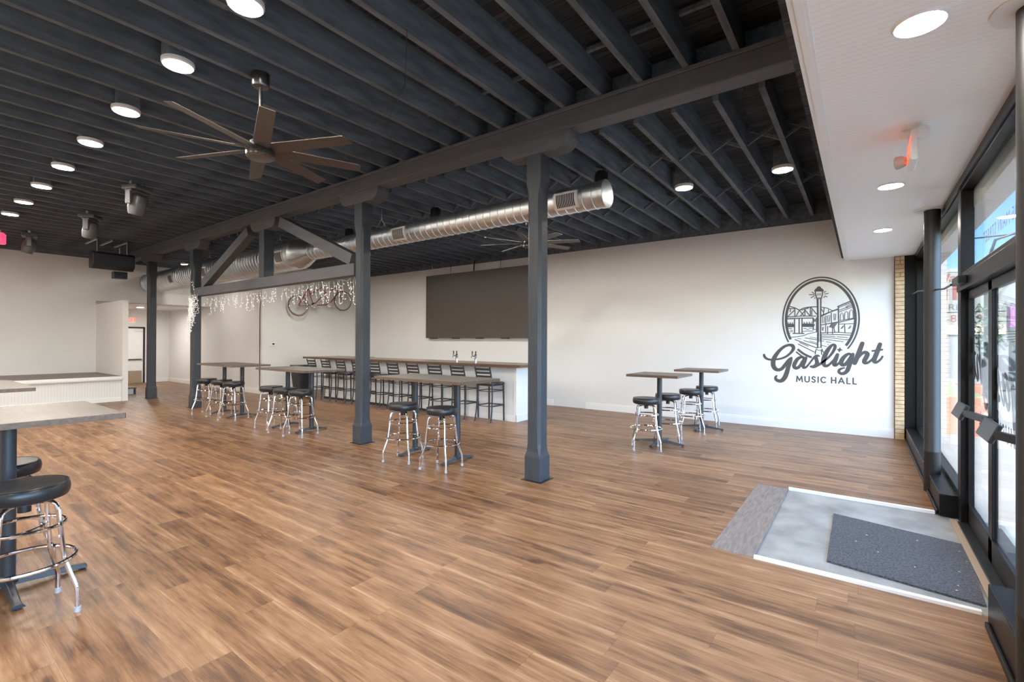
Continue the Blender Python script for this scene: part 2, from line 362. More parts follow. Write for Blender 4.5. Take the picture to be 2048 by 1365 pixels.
def baseboard(name, x0, x1, y0, y1, h=.16):
    m = MB()
    if x1-x0 > y1-y0: m.box(x0, x1, y0, y1, 0, h-.03).box(x0, x1, y0+.007, y1, h-.03, h)
    else: m.box(x0, x1, y0, y1, 0, h-.03).box(x0, x1-.007, y0, y1, h-.03, h)
    struct(m.build(name, M['trim']))
baseboard('baseboard_mural', -5.3, .42, YW-.018, YW)
baseboard('baseboard_mural_far', -14.38, -6.2, YW-.018, YW)
baseboard('baseboard_bicycle', XE, XE+.018, 6.932, YW-.02)
baseboard('baseboard_hall_right', -21.7, XE+.018, 6.932, 6.95)
baseboard('baseboard_hall_end', -21.75, -21.732, 6.17, 6.93)

# ------------------------------------------------------------------ ceiling
ce = MB().box(-18.2, -.25, YL, 4.78, 4.43, 4.5)
ce.box(-18.2, -.25, 4.78, YW+.2, 4.165, 4.25).box(-.30, -.25, YL, YW+.02, ZS+.05, 4.45)
ceiling = struct(ce.build('ceiling', M['deck']))
jn = None
for k in range(41):
    x = -.46-.4345*k
    if x < XB+.05: break
    if jn is None: jn = B(-.029, .029, YL, 4.78, 4.155, 4.43).build('joist', M['joist'], ceiling); jn.location.x = x
    else: c = jn.copy(); COL.objects.link(c); c.parent = ceiling; c.location.x = x
jf = {}; fx = []
for k in range(46):
    x = -.34-.3955*k
    if x < XB+.05: break
    fx.append(x); far = x <= XE-.05
    if far not in jf: jf[far] = B(-.027, .027, 4.78, 6.96 if far else YW+.02, 3.895, 4.165).build('joist', M['joist'], ceiling); jf[far].location.x = x
    else: c = jf[far].copy(); COL.objects.link(c); c.parent = ceiling; c.location.x = x
brd = MB().bar((0,0,3.92), (.3955,0,4.14), .035, .03, (0,1,0)).bar((0,.04,4.14), (.3955,.04,3.92), .035, .03, (0,1,0)).build('cross_bridging', M['joist'], ceiling)
first = True
for y in (6.16, 8.06):
    for x in fx[1:]:
        if x < XE+.1 and y > 7: continue
        if first: brd.location = (x, y, 0); first = False
        else: c = brd.copy(); COL.objects.link(c); c.parent = ceiling; c.location = (x, y, 0)
bl = MB().box(-18, -.3, 4.74, 4.79, 4.165, 4.44)
for k in range(12): bl.box(-.46-.4345*k-.36, -.46-.4345*k-.07, 4.05, 4.09, 4.36, 4.40)
bl.build('blocking', M['joist'], ceiling)
nb = MB()
for k in range(3, 16): nb.bar((-.46-.4345*k, 1.62 if k < 12 else 1.2, 4.16), (-.46-.4345*(k+1), 1.62 if k < 12 else 1.2, 4.42), .05, .02, (0,1,0))
nb.build('blocking', M['joist'], ceiling)

# white dropped soffit over the storefront
sf = struct(B(-.215, 1.0, YL, YW+.02, ZS, ZS+.05).build('ceiling_soffit', M['soffit']))
tr = MB().box(-.262, -.235, YL, YW+.02, ZS-.004, 4.2).box(-.238, -.205, YL, YW+.02, ZS-.012, ZS+.03).box(-.208, -.19, YL, YW+.02, ZS-.006, ZS+.02)
tr.build('trim_1', M['trim'])['kind'] = 'structure'

# ------------------------------------------------------------------ timber frame
bm_ = MB().box(-18.0, -.262, 4.5, 4.72, 3.92, 4.11).box(-18.0, -.262, 4.49, 4.73, 4.11, 4.155)
tag(bm_.build('timber_beam', M['beam'], bevel=.008), 'long dark painted timber beam running over the whole row of posts', 'beam')
def bolster(mb, xc):
    x0, x1, zt, zb, R = xc-.48, xc+.48, 3.92, 3.735, .17
    p = [(x0, zt), (x1, zt)]
    for i in range(1, 9): a = i/8*PI/2; p.append((x1-R+R*math.cos(a), zb+R-R*math.sin(a)))
    for i in range(0, 8): a = PI/2+i/8*PI/2; p.append((x0+R+R*math.cos(a), zb+R-R*math.sin(a)))
    mb.prism(p, 4.5, 4.715)
def column(xc, label, y=YC):
    t = thing('timber_column', label, 'column', (xc, y, 0), group='timber columns under the main beam')
    s = .1; cs = .032; m = MB()
    def sect(h, c, z): return [(-h+c,-h,z),(h-c,-h,z),(h,-h+c,z),(h,h-c,z),(h-c,h,z),(-h+c,h,z),(-h,h-c,z),(-h,-h+c,z)]
    secs = [(s+.004, .002, .006), (s+.004, .002, .27), (s-.006, cs*.6, .33), (s-.008, cs, .42), (s-.008, cs, 3.25), (s-.006, cs*.6, 3.34), (s-.004, .002, 3.40), (s-.004, .002, 3.735)]
    vs = []
    for h, c, z in secs: vs += sect(h, c, z)
    fs = [(i*8+k, i*8+(k+1) % 8, (i+1)*8+(k+1) % 8, (i+1)*8+k) for i in range(len(secs)-1) for k in range(8)]
    fs += [tuple(range(8))[::-1], tuple(range(len(secs)*8-8, len(secs)*8))]
    m.add(vs, fs); m.build('post', M['column'], t)
    MB().box(-.135, .135, -.135, .135, 0, .006).build('base_plate', M['black'], t)
    b = MB(); bolster(b, 0); b.build('bolster', M['beam'], t, bevel=.006, loc=(0, -y, 0))
    return t
column(-3.03, 'nearest and tallest-looking dark square timber post, in front of the wall screen')
column(-6.31, 'dark square timber post at the right end of the truss, left of the barrel-wood high-top table')
column(-12.73, 'dark square timber post at the left end of the truss, hung with icicle lights')
column(-15.70, 'farthest dark timber post, standing between the stage corner and the hall')
tt = thing('timber_truss', 'dark timber truss with king post and two slanting braces between two posts', 'truss', (-9.33, YC, 0))
B(-12.63+9.33, -6.41+9.33, -.1, .07, 2.625, 2.815).build('tie_beam', M['beam'], tt, bevel=.006)
B(-.14, .06, -.1, .1, 2.815, 3.74).build('king_post', M['column'], tt, bevel=.008)
b = MB(); bolster(b, 0); b.build('bolster', M['beam'], tt, bevel=.006, loc=(0, -YC, 0))
for sx in (-1, 1):
    MB().bar((sx*2.83, -.02, 2.88), (sx*.62, -.02, 3.80), .16, .19, (0,0,1)).build('brace', M['beam'], tt, bevel=.006)

# ------------------------------------------------------------------ storefront
def win(i, y0, y1, z0, z1, zt=None):
    m = MB(); x0, x1 = .70, .785; wd = .06
    m.box(x0, x1, y0, y0+wd, z0, z1).box(x0, x1, y1-wd, y1, z0, z1).box(x0, x1, y0, y1, z0, z0+.05).box(x0, x1, y0, y1, z1-.09, z1)
    f = struct(m.build('window_%d' % i, M['frame'], bevel=.004))
    gl = B(GX-.006, GX, y0+wd, y1-wd, z0+.05, z1-.09).build('pane', M['glass'], f); return f
win(1, 5.86, 10.12, .2, ZS)
win(2, 3.80, 5.86, 2.16, ZS)
win(3, .9, 3.80, .2, ZS)
win(4, YL, .9, .2, ZS)
sb = MB().box(.57, .80, 5.88, 10.13, 0, .2).box(.55, .57, 5.92, 10.13, 0, .035)
sb.box(.57, .80, YL, 3.76, 0, .235).box(.55, .57, YL, 3.72, 0, .035)
struct(sb.build('trim_2', M['frame'], bevel=.006))
struct(B(.68, .785, YL, 10.13, ZS-.07, ZS).build('trim_3', M['frame']))
struct(B(.78, .95, YL, 10.13, ZS-.25, ZS+.3).build('trim_4', M['sensor']))
# doors
fr_ = MB().box(.70, .785, 3.80, 3.88, 0, 2.2).box(.695, .785, 5.72, 5.86, 0, ZS-.05).box(.685, .785, 3.80, 5.86, 2.05, 2.17)
df = struct(fr_.build('door_1', M['frame'], bevel=.004))
for nm, y0, y1 in (('a', 4.80, 5.72), ('b', 3.88, 4.80)):
    m = MB().box(.738, .772, y0, y0+.06, .02, 2.045).box(.738, .772, y1-.06, y1, .02, 2.045).box(.738, .772, y0, y1, .02, .19).box(.738, .772, y0, y1, 1.975, 2.045)
    lf = m.build('door_leaf', M['frame'], df, bevel=.003)
    B(.752, .758, y0+.06, y1-.06, .19, 1.975).build('pane', M['glass'], lf)
    hy = y1-.30 if nm == 'a' else y0+.42
    q = MB().bar((.738, y0+.03, 1.03), (.66, hy-.2, 1.03), .03, .05).bar((.738, y1-.03, 1.03), (.66, hy+.2, 1.03), .03, .05)
    q.build('push_bar', M['black'], lf)
    MB().bar((.655, hy-.20, 1.03), (.655, hy+.20, 1.03), .028, .125, (.42,0,1)).build('push_pad', M['black'], lf, bevel=.006)
B(.625, .685, 5.30, 5.62, 2.085, 2.15).build('door_closer', M['black'], df, bevel=.008)
B(.675, .95, 3.88, 5.72, -.012, .018).build('threshold', M['black'], df, bevel=.003)
B(.63, .675, 3.96, 5.80, -.012, .006).build('threshold_strip', M['tan'], df)
# brick pier and dark jamb panel at the far end of the glass
bk = thing('brick_pier', 'narrow pier of tan glazed bricks between mural wall and storefront', 'pier', (0, 0, 0))
B(.425, .545, YW-.045, YW+.2, 0, ZS).build('mortar_core', M['mortar'], bk)
br = MB(); z = .0; i = 0
while z < ZS-.02:
    h = .105 if i == 0 else .068
    z1 = min(z+h, ZS)
    if i in (39, 42, 43) or i > 41: br.box(.432, .494, YW-.056, YW+.1, z, z1-.008); br.box(.500, .552, YW-.056, YW+.1, z, z1-.008)
    else: br.box(.432+random.uniform(-.002,.002), .552, YW-.056+random.uniform(-.002,.002), YW+.1, z, z1-.008)
    z = z1; i += 1
br.build('bricks', M['brick'], bk, bevel=.004)
struct(B(.553, .80, YW-.03, YW+.15, 0, ZS).build('trim_5', M['frame']))
# pipe columns
def pipe(y, label):
    t = thing('pipe_column', label, 'column', (.60, y, 0), group='round steel columns by the storefront')
    MB().lathe([(.07, 0), (.07, .42), (.072, .425), (.072, .44), (.07, .445), (.07, ZS)], n=36).build('shaft', M['pipe'], t)
    MB().lathe([(.072, ZS-.012), (.15, ZS-.012), (.15, ZS-.002), (.072, ZS-.002)], n=36).build('ceiling_collar', M['trim'], t)
pipe(6.78, 'round black steel column standing before the far window sill')
pipe(2.93, 'round black steel column at the right edge, nearest the viewer')
# rod along the glass
tag(MB().tube([(.64, 10.1, 2.38), (.635, 8.9, 2.335), (.625, 6.1, 2.11), (.62, 5.6, 2.10)], .009, 8).build('window_rod', M['black']), 'thin black rod running along the storefront windows to the door frame', 'rod')

# entry inset details
tag(B(-.95, -.645, 3.885, 5.945, -.012, .004).build('floor_board', M['board'], bevel=.003), 'wide weathered grey board edging the concrete entry', 'board')
tag(B(-.645, .565, 3.87, 3.905, -.012, .022).build('edge_strip', M['trim'], bevel=.004), 'white painted strip on the near side of the concrete entry', 'trim strip', 'white strips around the entry')
tag(B(-.645, .545, 5.92, 5.955, -.012, .022).build('edge_strip', M['trim'], bevel=.004), 'white painted strip on the far side of the concrete entry', 'trim strip', 'white strips around the entry')
pm = [(-.216, 5.345), (-.21, 4.16), (.605, 4.03), (.655, 5.14)]
mm = MB().prism(pm, -.012, .002, 'XY')
tag(mm.build('entry_mat', M['matcloth']), 'charcoal ribbed doormat lying askew on the concrete entry', 'mat')
lv = [(.02,4.9),(.3,4.4),(.62,4.75),(.5,4.25),(.48,4.15),(.1,4.55),(.6,4.95),(-.05,4.7),(.35,5.0),(.55,4.5)]
lf0 = None
for i, (x, y) in enumerate(lv):
    if lf0 is None:
        lf0 = MB().add([(0,0,0),(.007,.005,.003),(.018,.002,.001),(.011,-.005,.002)], [(0,1,2,3)]).add([(0,0,-.0005),(.007,.005,.0025),(.018,.002,.0005),(.011,-.005,.0015)], [(0,3,2,1)]).build('dry_leaf', M['signtan'])
        tag(lf0, 'tiny dry leaf fragment fallen on the charcoal doormat', 'leaf', 'leaf scraps on the doormat'); o = lf0
    else: o = lf0.copy(); COL.objects.link(o)
    o.location = (x, y, .003); o.rotation_euler = (0, 0, i*1.7)

# ------------------------------------------------------------------ stage
st = thing('stage', 'low white panelled stage with dark plank top at the far left', 'stage', (0, 0, 0))
B(XB+.005, -15.60, YL+.01, 3.925, .0, .60).build('front_panel', M['stage_bead'], st)
B(XB+.005, -15.55, YL+.01, 3.925, .60, .656).build('stage_deck', M['stage_floor'], st)
MB().box(-15.55, -15.53, YL+.01, 3.925, .58, .652).box(-15.60, -15.545, YL+.01, 3.925, .555, .585).build('edge_trim', M['trim'], st)
B(-15.60, -15.58, YL+.01, 3.92, 0, .10).build('baseboard', M['trim'], st)
sp = thing('stage_step', 'single dark-topped white step at the hall side of the stage', 'step', (-17.55, 4.42, 0))
B(-.22, .22, -.365, .30, .165, .20).build('tread', M['bartop'], sp, bevel=.004)
B(-.2, .17, -.365, .24, 0, .165).build('riser', M['trim'], sp)
B(-.2, .19, .24, .29, 0, .165).build('leg', M['black'], sp)

# hall end door, exit sign, lamp, vents
hd = thing('hall_door', 'white exit door with tan kick plate at the end of the hall', 'door', (-21.75, 5.63, 0))
MB().box(0, .05, .47, .53, 0, 2.09).box(0, .05, -.53, -.47, 0, 2.09).box(0, .05, -.53, .53, 2.03, 2.09).build('door_frame', M['black'], hd)
B(0, .03, -.47, .47, .01, 2.03).build('door_leaf', M['trim'], hd)
B(.03, .036, -.44, .44, .02, .46).build('kick_plate', M['tan'], hd)
B(.03, .07, -.44, .43, .86, .895).build('push_bar', M['black'], hd)
MB().tube([(.03,-.13,1.50),(.09,-.1,1.50),(.1,-.06,1.47),(.1,-.06,1.23),(.09,-.1,1.20),(.03,-.13,1.20)], .014, 8).build('pull_handle', M['black'], hd)
MB().box(.03, .08, .22, .45, 1.93, 1.99).build('door_closer', M['white'], hd)
ex = thing('exit_sign', 'small white exit sign with red letters above the hall door', 'sign', (-21.745, 5.69, 2.33))
B(0, .04, -.17, .17, -.11, .11).build('sign_box', M['exitface'], ex, bevel=.005)
text_obj('exit_letters', 'EXIT', .2, M['exitred'], (.0415, 0, 0), (PI/2, 0, PI/2), ex, bold=.006)
hl = thing('hall_ceiling_light', 'bright round light on the low hall ceiling', 'light', (-19.9, 5.5, 2.74))
MB().lathe([(.12, 0), (.12, -.02), (.10, -.03), (.095, -.02)], n=24).build('trim_ring', M['white'], hl)
MB().lathe([(.0, -.028), (.095, -.022)], n=24).build('diffuser', mat('hall_lamp_diffuser', (1,1,1), .4, emis=(1,.95,.9), estr=210), hl)
for i, y in enumerate((5.78, 6.14, 6.50)):
    if i == 0:
        v0 = thing('wall_vent', 'grey louvred vent high over the hall opening, leftmost of the three', 'vent', (XB, y, 3.28), group='vents over the hall opening')
        B(0, .012, -.16, .16, -.2, .2).build('vent_frame', M['trim'], v0)
        m = MB()
        for k in range(11): m.bar((.018, -.14, -.17+k*.034), (.018, .14, -.17+k*.034), .018, .010, (1,0,1.2))
        m.build('louvres', M['grille'], v0)
    else: dup(v0, (XB, y, 3.28), 0, ['', 'grey louvred vent high over the hall opening, middle of the three', 'grey louvred vent high over the hall opening, partly behind the icicle-lit post'][i])

# ------------------------------------------------------------------ ceiling lamps
def lamp(r, m, trim):
    def f(x, y, z, label, group, drop=.0):
        t = thing('ceiling_light', label, 'ceiling light', (x, y, z), group=group)
        MB().lathe([(r+.012, .03), (r+.012, 0), (r, -.012), (r-.004, -.004)], n=32).build('trim_ring', M[trim], t)
        MB().lathe([(0, -.008), (r-.004, -.004)], n=32).build('diffuser', m, t)
        return t
    return f
la = lamp(.118, M['lampw'], 'white')
lab = ['nearest, at the photo top edge', 'second nearest, left of the fan', 'third from the viewer', 'fourth from the viewer', 'fifth from the viewer', 'sixth from the viewer', 'seventh from the viewer', 'farthest, close to the left edge']
l0 = None
for i, x in enumerate((-3.73, -5.04, -6.52, -7.93, -9.37, -10.83, -12.34, -13.75)):
    lb = 'unseen round warm light added to the row, '+lab[i]
    if l0 is None: l0 = la(x, 1.665, 4.11, lb, 'row of ceiling lights over the open floor')
    else: dup(l0, (x, 1.665, 4.11), 0, lb)
for j in range(10):  # unseen lamp row added to brighten the stage wall and floor
    dup(l0, (-2.4-1.43*j, -1.25, 4.11), 0, 'round warm light added unseen left of the viewer for brightness, %s from the storefront' % ['first','second','third','fourth','fifth','sixth','seventh','eighth','ninth','tenth'][j], 'added fill lights left of the viewer')
for x, lb in ((-2.3, 'just above the photo top'), (-.95, 'above the viewer beside the soffit')):  # two more lamps out of view, added to the row for extra light
    dup(l0, (x, 1.665, 4.11), 0, 'unseen round warm light added to the row, '+lb)
def lampbox(x, y, z0, z1, root):
    MB().box(-.10, .10, -.10, .10, z0, z1).build('housing', M['joist'], root)
lampbox(0, 0, .03, .30, l0)
for o in [o for o in COL.objects if o.name.startswith('ceiling_light.')]:
    c = [q for q in l0.children if q.name.startswith('housing')][0].copy(); COL.objects.link(c); c.parent = o
for x, y, lb in ((-2.11, 7.09, 'left of the pair glowing over the mural-wall tables'), (-.845, 7.10, 'right of the pair over the mural-wall tables'), (-16.25, 5.60, 'alone above the steel duct near the far hall'))+tuple((-.845-1.268*j, 7.10, 'hidden behind the steel duct, %s along the row from the soffit' % ['third','fourth','fifth','sixth','seventh','eighth','ninth','tenth'][j-2]) for j in range(2, 10)):
    o = dup(l0, (x, y, 3.86), 0, 'round warm ceiling light, '+lb, 'ceiling lights on the mural-wall side')
    for q in o.children:
        if q.name.startswith('diffuser'):
            if 'diff_far' not in globals(): diff_far = q.data.copy(); diff_far.materials.clear(); diff_far.materials.append(M['lampf'])
            q.data = diff_far
ls = lamp(.092, M['lamps'], 'trim'); s0 = None
for y, lb in ((2.79, 'nearest the viewer'), (5.53, 'middle one, beyond the emergency sign'), (7.63, 'farthest, near the mural wall')):
    t_ = 'round recessed light in the white soffit, '+lb
    if s0 is None: s0 = ls(.205, y, ZS-.001, t_, 'recessed lights in the white soffit')
    else: dup(s0, (.205, y, ZS-.001), 0, t_)

# ------------------------------------------------------------------ fans
def fan(loc, top, label, rz):
    t = thing('ceiling_fan', label, 'ceiling fan', loc, rz, group='eight-bladed ceiling fans')
    MB().lathe([(.0, -.075), (.105, -.072), (.125, -.055), (.128, .0), (.11, .035), (.09, .04), (.088, .085), (.05, .11), (.02, .12)], n=36).build('motor_housing', M['nickel'], t)
    MB().lathe([(.013, .1), (.013, top-.12)], n=14).build('downrod', M['nickel'], t)
    MB().lathe([(.02, top-.13), (.07, top-.125), (.078, top-.11), (.078, top)], n=28).build('canopy', M['nickel'], t)
    b0 = None
    for k in range(8):
        if b0 is None:
            m = MB(); tilt = math.radians(-13); vs = []
            for (x, w0) in ((.10, .06), (.16, .072), (.9, .062), (.935, .058)):
                for s, zz in ((-1, 0), (1, 0), (1, -.006), (-1, -.006)):
                    vs.append((x+(s*.012 if x > .9 else 0), s*w0*math.cos(tilt), s*w0*math.sin(tilt)+zz+.02))
            fs = [(i*4+a, i*4+(a+1) % 4, i*4+4+(a+1) % 4, i*4+4+a) for i in range(3) for a in range(4)]+[(0,1,2,3),(15,14,13,12)]
            b0 = m.add(vs, fs).build('blade', M['fan'], t); o = b0
        else: o = b0.copy(); COL.objects.link(o); o.parent = t
        o.rotation_euler = (0, 0, PI/8+k*PI/4)
    return t
fan((-4.63, 2.21, 3.40), .74, 'large dark eight-bladed ceiling fan hanging nearest the viewer on the left', 0)
fan((-5.02, 7.33, 3.42), .47, 'eight-bladed ceiling fan partly hidden behind the nearest post', 0)

# ------------------------------------------------------------------ ductwork
dt = thing('spiral_duct', 'long round galvanised spiral duct hung behind the timber beam', 'duct', (0, 5.3, 3.39))
def ductrun(x0, x1, r, z, name):
    pr = [(r, x0)]; x = x0-.13
    while x > x1+.06: pr += [(r, x+.007), (r+.006, x+.0035), (r+.006, x-.0035), (r, x-.007)]; x -= .13
    pr.append((r, x1)); MB().lathe(pr, (0,0,z), 'X', 44).build(name, M['galv'], dt, ang=22)
ductrun(-2.50, -8.95, .162, 0, 'narrow_run')
MB().lathe([(.162, -8.9), (.175, -8.97), (.30, -9.35), (.305, -9.4)], (0,0,-.0), 'X', 44).build('reducer', M['galv'], dt)
ductrun(-9.38, XB+.02, .305, 0, 'wide_run')
MB().lathe([(.312, -15.2), (.322, -15.21), (.322, -15.27), (.312, -15.28)], (0,0,0), 'X', 44).build('collar', M['galv'], dt)
MB().lathe([(.168, -2.56), (.170, -2.55), (.170, -2.49), (.163, -2.487)], (0,0,0), 'X', 44).build('end_collar', M['galv'], dt)
MB().lathe([(0, -2.50), (.12, -2.495), (.160, -2.492)], (0,0,0), 'X', 44).build('end_cap', M['ductcap'], dt)
MB().lathe([(.33, XB+.06), (.33, XB), (.29, XB)], (0,0,0), 'X', 44).build('wall_collar', M['galv'], dt)
def register(xc, r, first=None):
    ce_ = math.radians(14); da = .105/r if r < .2 else .13/r; m = MB(); n = 10; hw = .17
    def pt(x, a, rr): return (x, -rr*math.cos(a), -rr*math.sin(a))
    vs = []
    for i in range(n+1):
        a = ce_-da+2*da*i/n
        vs += [pt(xc-hw, a, r+.014), pt(xc+hw, a, r+.014), pt(xc-hw, a, r-.004), pt(xc+hw, a, r-.004)]
    fs = []
    for i in range(n): b = i*4; fs += [(b, b+1, b+5, b+4), (b, b+4, b+6, b+2), (b+1, b+3, b+7, b+5)]
    fs += [(0,2,3,1), (n*4, n*4+1, n*4+3, n*4+2)]
    g_ = m.add(vs, fs).build('register', M['grille'], dt)
    m = MB()
    for k in range(11):
        x = xc-hw+.05+k*(2*hw-.10)/10
        for i in range(6):
            a0 = ce_-da*.72+1.44*da*i/6; a1 = a0+1.44*da/6
            m.add([pt(x-.008, a0, r+.0155), pt(x+.008, a0, r+.0155), pt(x+.008, a1, r+.0155), pt(x-.008, a1, r+.0155)], [(0,1,2,3)])
    m.build('slots', M['slot'], g_)
register(-2.98, .162); register(-6.13, .162); register(-9.70, .305); register(-13.4, .305)
register(-15.6, .305)
for x, r in ((-3.55, .162), (-6.75, .162), (-10.2, .305), (-13.8, .305)):
    m = MB(); top = 3.90-3.39
    m.tube([(x, 0, top), (x, 0, r+(top-r)*.5)], .003, 6)
    m.tube([(x, 0, r+(top-r)*.5), (x-.02, -r*.75, r*.66)], .003, 6).tube([(x, 0, r+(top-r)*.5), (x+.02, r*.75, r*.66)], .003, 6)
    m.lathe([(.008, r+(top-r)*.5-.02), (.008, r+(top-r)*.5+.02)], (x, 0, 0), n=8)
    m.build('hanger_wire', M['steel'], dt)

# pendant speakers above the duct
p0 = None
for x, y, lb in ((-2.80, 5.78, 'just behind the open end of the duct'), (-5.85, 5.72, 'between the two big posts'), (-8.35, 5.76, 'behind the right truss brace')):
    l_ = 'black tapered pendant loudspeaker '+lb
    if p0 is None:
        p0 = thing('pendant_speaker', l_, 'speaker', (x, y, 3.62), group='black pendant speakers by the duct')
        MB().lathe([(0, 0), (.098, .0), (.102, .012), (.088, .20), (.07, .235), (.0, .24)], n=28).build('shell', M['black'], p0)
        MB().lathe([(.012, .235), (.012, .275)], n=8).build('hook', M['steel'], p0)
    else: dup(p0, (x, y, 3.62), 0, l_)
# loose cables by the ceiling
tag(MB().tube([(-5.6,4.86,3.89),(-5.45,4.95,3.75),(-5.3,5.15,3.70),(-5.15,5.4,3.72),(-5.0,5.7,3.88)], .004, 6).build('speaker_cable', M['black']), 'thin black cable drooping between joists above the duct', 'cable')
tag(MB().tube([(-3.0,2.6,4.14),(-3.6,3.1,4.10),(-4.4,3.5,4.06),(-4.9,4.0,4.08),(-5.2,4.48,4.12)], .004, 6).build('ceiling_cable', M['black']), 'thin dark cable sagging under the joists beside the near fan', 'cable')

# ------------------------------------------------------------------ moving-head stage lights, speaker
def mover():
    t = thing('stage_light', 'grey moving-head stage light hung from the joists, nearest of the three', 'stage light', (0,0,0), group='moving-head stage lights')
    MB().box(-.13, .13, -.15, .15, -.10, -.02).build('base', M['mover'], t, bevel=.02)
    MB().bar((0,-.1,-.02), (0,-.1,.03), .04, .03).bar((0,.1,-.02), (0,.1,.03), .04, .03).build('clamp', M['steel'], t)
    y = MB().box(-.045, .045, -.165, -.13, -.33, -.10).box(-.045, .045, .13, .165, -.33, -.10).box(-.06, .06, -.165, .165, -.135, -.10)
    y.build('yoke', M['mover'], t, bevel=.012)
    h_ = MB().lathe([(.05, .16), (.10, .12), (.118, .04), (.115, -.06), (.095, -.15), (.085, -.17), (.078, -.165), (.0, -.15)], n=24).build('lamp_head', M['mover'], t)
    h_.location = (0, 0, -.30); h_.rotation_euler = (0, math.radians(14), 0)
    MB().lathe([(0, -.1685), (.076, -.1685), (.076, -.172), (0, -.176)], n=24).build('lens', M['darkglass'], h_)
    return t
mv = mover(); mv.location = (-9.5, 2.58, 4.12); mv.rotation_euler = (0,0,.5)
mv.scale = (1.05,)*3
o = dup(mv, (-12.45, 2.62, 4.12), .9, 'grey moving-head stage light hung from the joists, second from the viewer')
o = dup(mv, (-15.8, 2.23, 4.12), 1.4, 'moving-head stage light hung from the joists closest to the stage wall')
rl = thing('red_stage_lamp', 'small red stage lamp cut off by the left edge of the photo', 'stage light', (-16.2, 1.80, 4.13))
MB().lathe([(.09, -.30), (.10, -.28), (.10, -.08), (.06, -.04)], n=20).build('can', M['redcan'], rl)
MB().bar((0,0,-.05), (0,0,.03), .03, .03).build('clamp', M['steel'], rl)
ps = thing('loudspeaker', 'large black box loudspeaker hanging near the ceiling over the stage corner', 'speaker', (-15.35, 3.66, 3.58), math.radians(0))
poly = [(-.40, -.22), (.40, -.22), (.44, .02), (.40, .20), (-.40, .20), (-.44, .02)]
m = MB().prism([(-.18,-.19), (.06,-.21), (.20,-.12), (.20,.16), (.12,.21), (-.18,.19)], -.42, .42, 'XZ')
m.build('cabinet', M['black'], ps, bevel=.012)
MB().prism([(.203,-.11), (.203,.15), (.210,.15), (.210,-.11)], -.38, .38, 'XZ').build('grille', M['slot'], ps)
MB().tube([(0,-.3,.2), (0,-.3,.55)], .012, 8).tube([(0,.3,.2), (0,.3,.55)], .012, 8).build('hanging_rod', M['steel'], ps)
tag(B(-.12, .12, -.14, .14, -.09, .09).build('small_speaker', M['black'], bevel=.01, loc=(-15.6, 3.87, 3.278)), 'small black box tucked under the large hanging loudspeaker', 'speaker')
MB().tube([(0, 0, .08), (0, 0, .72)], .01, 8).build('hanging_rod', M['steel'], None).parent = bpy.data.objects['small_speaker']
s0_ = None
for i, y in enumerate((3.36, 3.66, 3.96)):
    if s0_ is None:
        s0_ = B(-.5, .5, -.022, .022, 0, .04).build('steel_strut', M['steel']); tag(s0_, 'zinc strut channel under the joists above the hanging loudspeaker', 'strut', 'strut channels above the loudspeaker'); o = s0_
    else: o = s0_.copy(); COL.objects.link(o)
    o.location = (-15.9, y, 4.112)

# ------------------------------------------------------------------ wall screen
ws = thing('wall_screen', 'large dark brown-grey panel screen hung on the mural wall above the bar', 'screen', (-8.65, YW, 1.69))
B(-2.0, 2.0, -.13, -.02, 0, 1.87).build('display_panel', M['screen'], ws, bevel=.004)
m = MB()
for k in range(5): m.box(-1.85+k*.9, -1.6+k*.9, -.10, -.03, -.02, .0)
m.build('mount_feet', M['black'], ws)
B(-1.9, 1.9, -.02, 0, .1, 1.75).build('wall_mount', M['black'], ws)
for i, (x, k) in enumerate(((-1.75, 0), (-1.05, 1), (-.15, 2), (.8, 1))):
    tag(MB().tube([(-8.65+x-.12*(k == 0), YW-.03, 3.88), (-8.65+x-.03*(k == 0), YW-.05, 3.75), (-8.65+x, YW-.06, 3.60), (-8.65+x, YW-.06, 3.54)], .006 if k < 2 else .018, 6).build('screen_cable', M['wire'] if k == 0 else M['black']),
        ['pale cable curving from ceiling to the left end of the screen', 'thin dark cable above the wall screen, second from left', 'thick dark cable bundle feeding the wall screen from above', 'thin dark cable above the wall screen, nearest the big post'][i], 'cable')
th = thing('thermostat', 'small white thermostat with grey display on the wall under the bicycle', 'thermostat', (XE, 7.28, 1.485))
B(0, .025, -.085, .085, -.06, .06).build('body', M['white'], th, bevel=.006)
B(.025, .027, -.03, .035, -.015, .03).build('display', M['slot'], th)

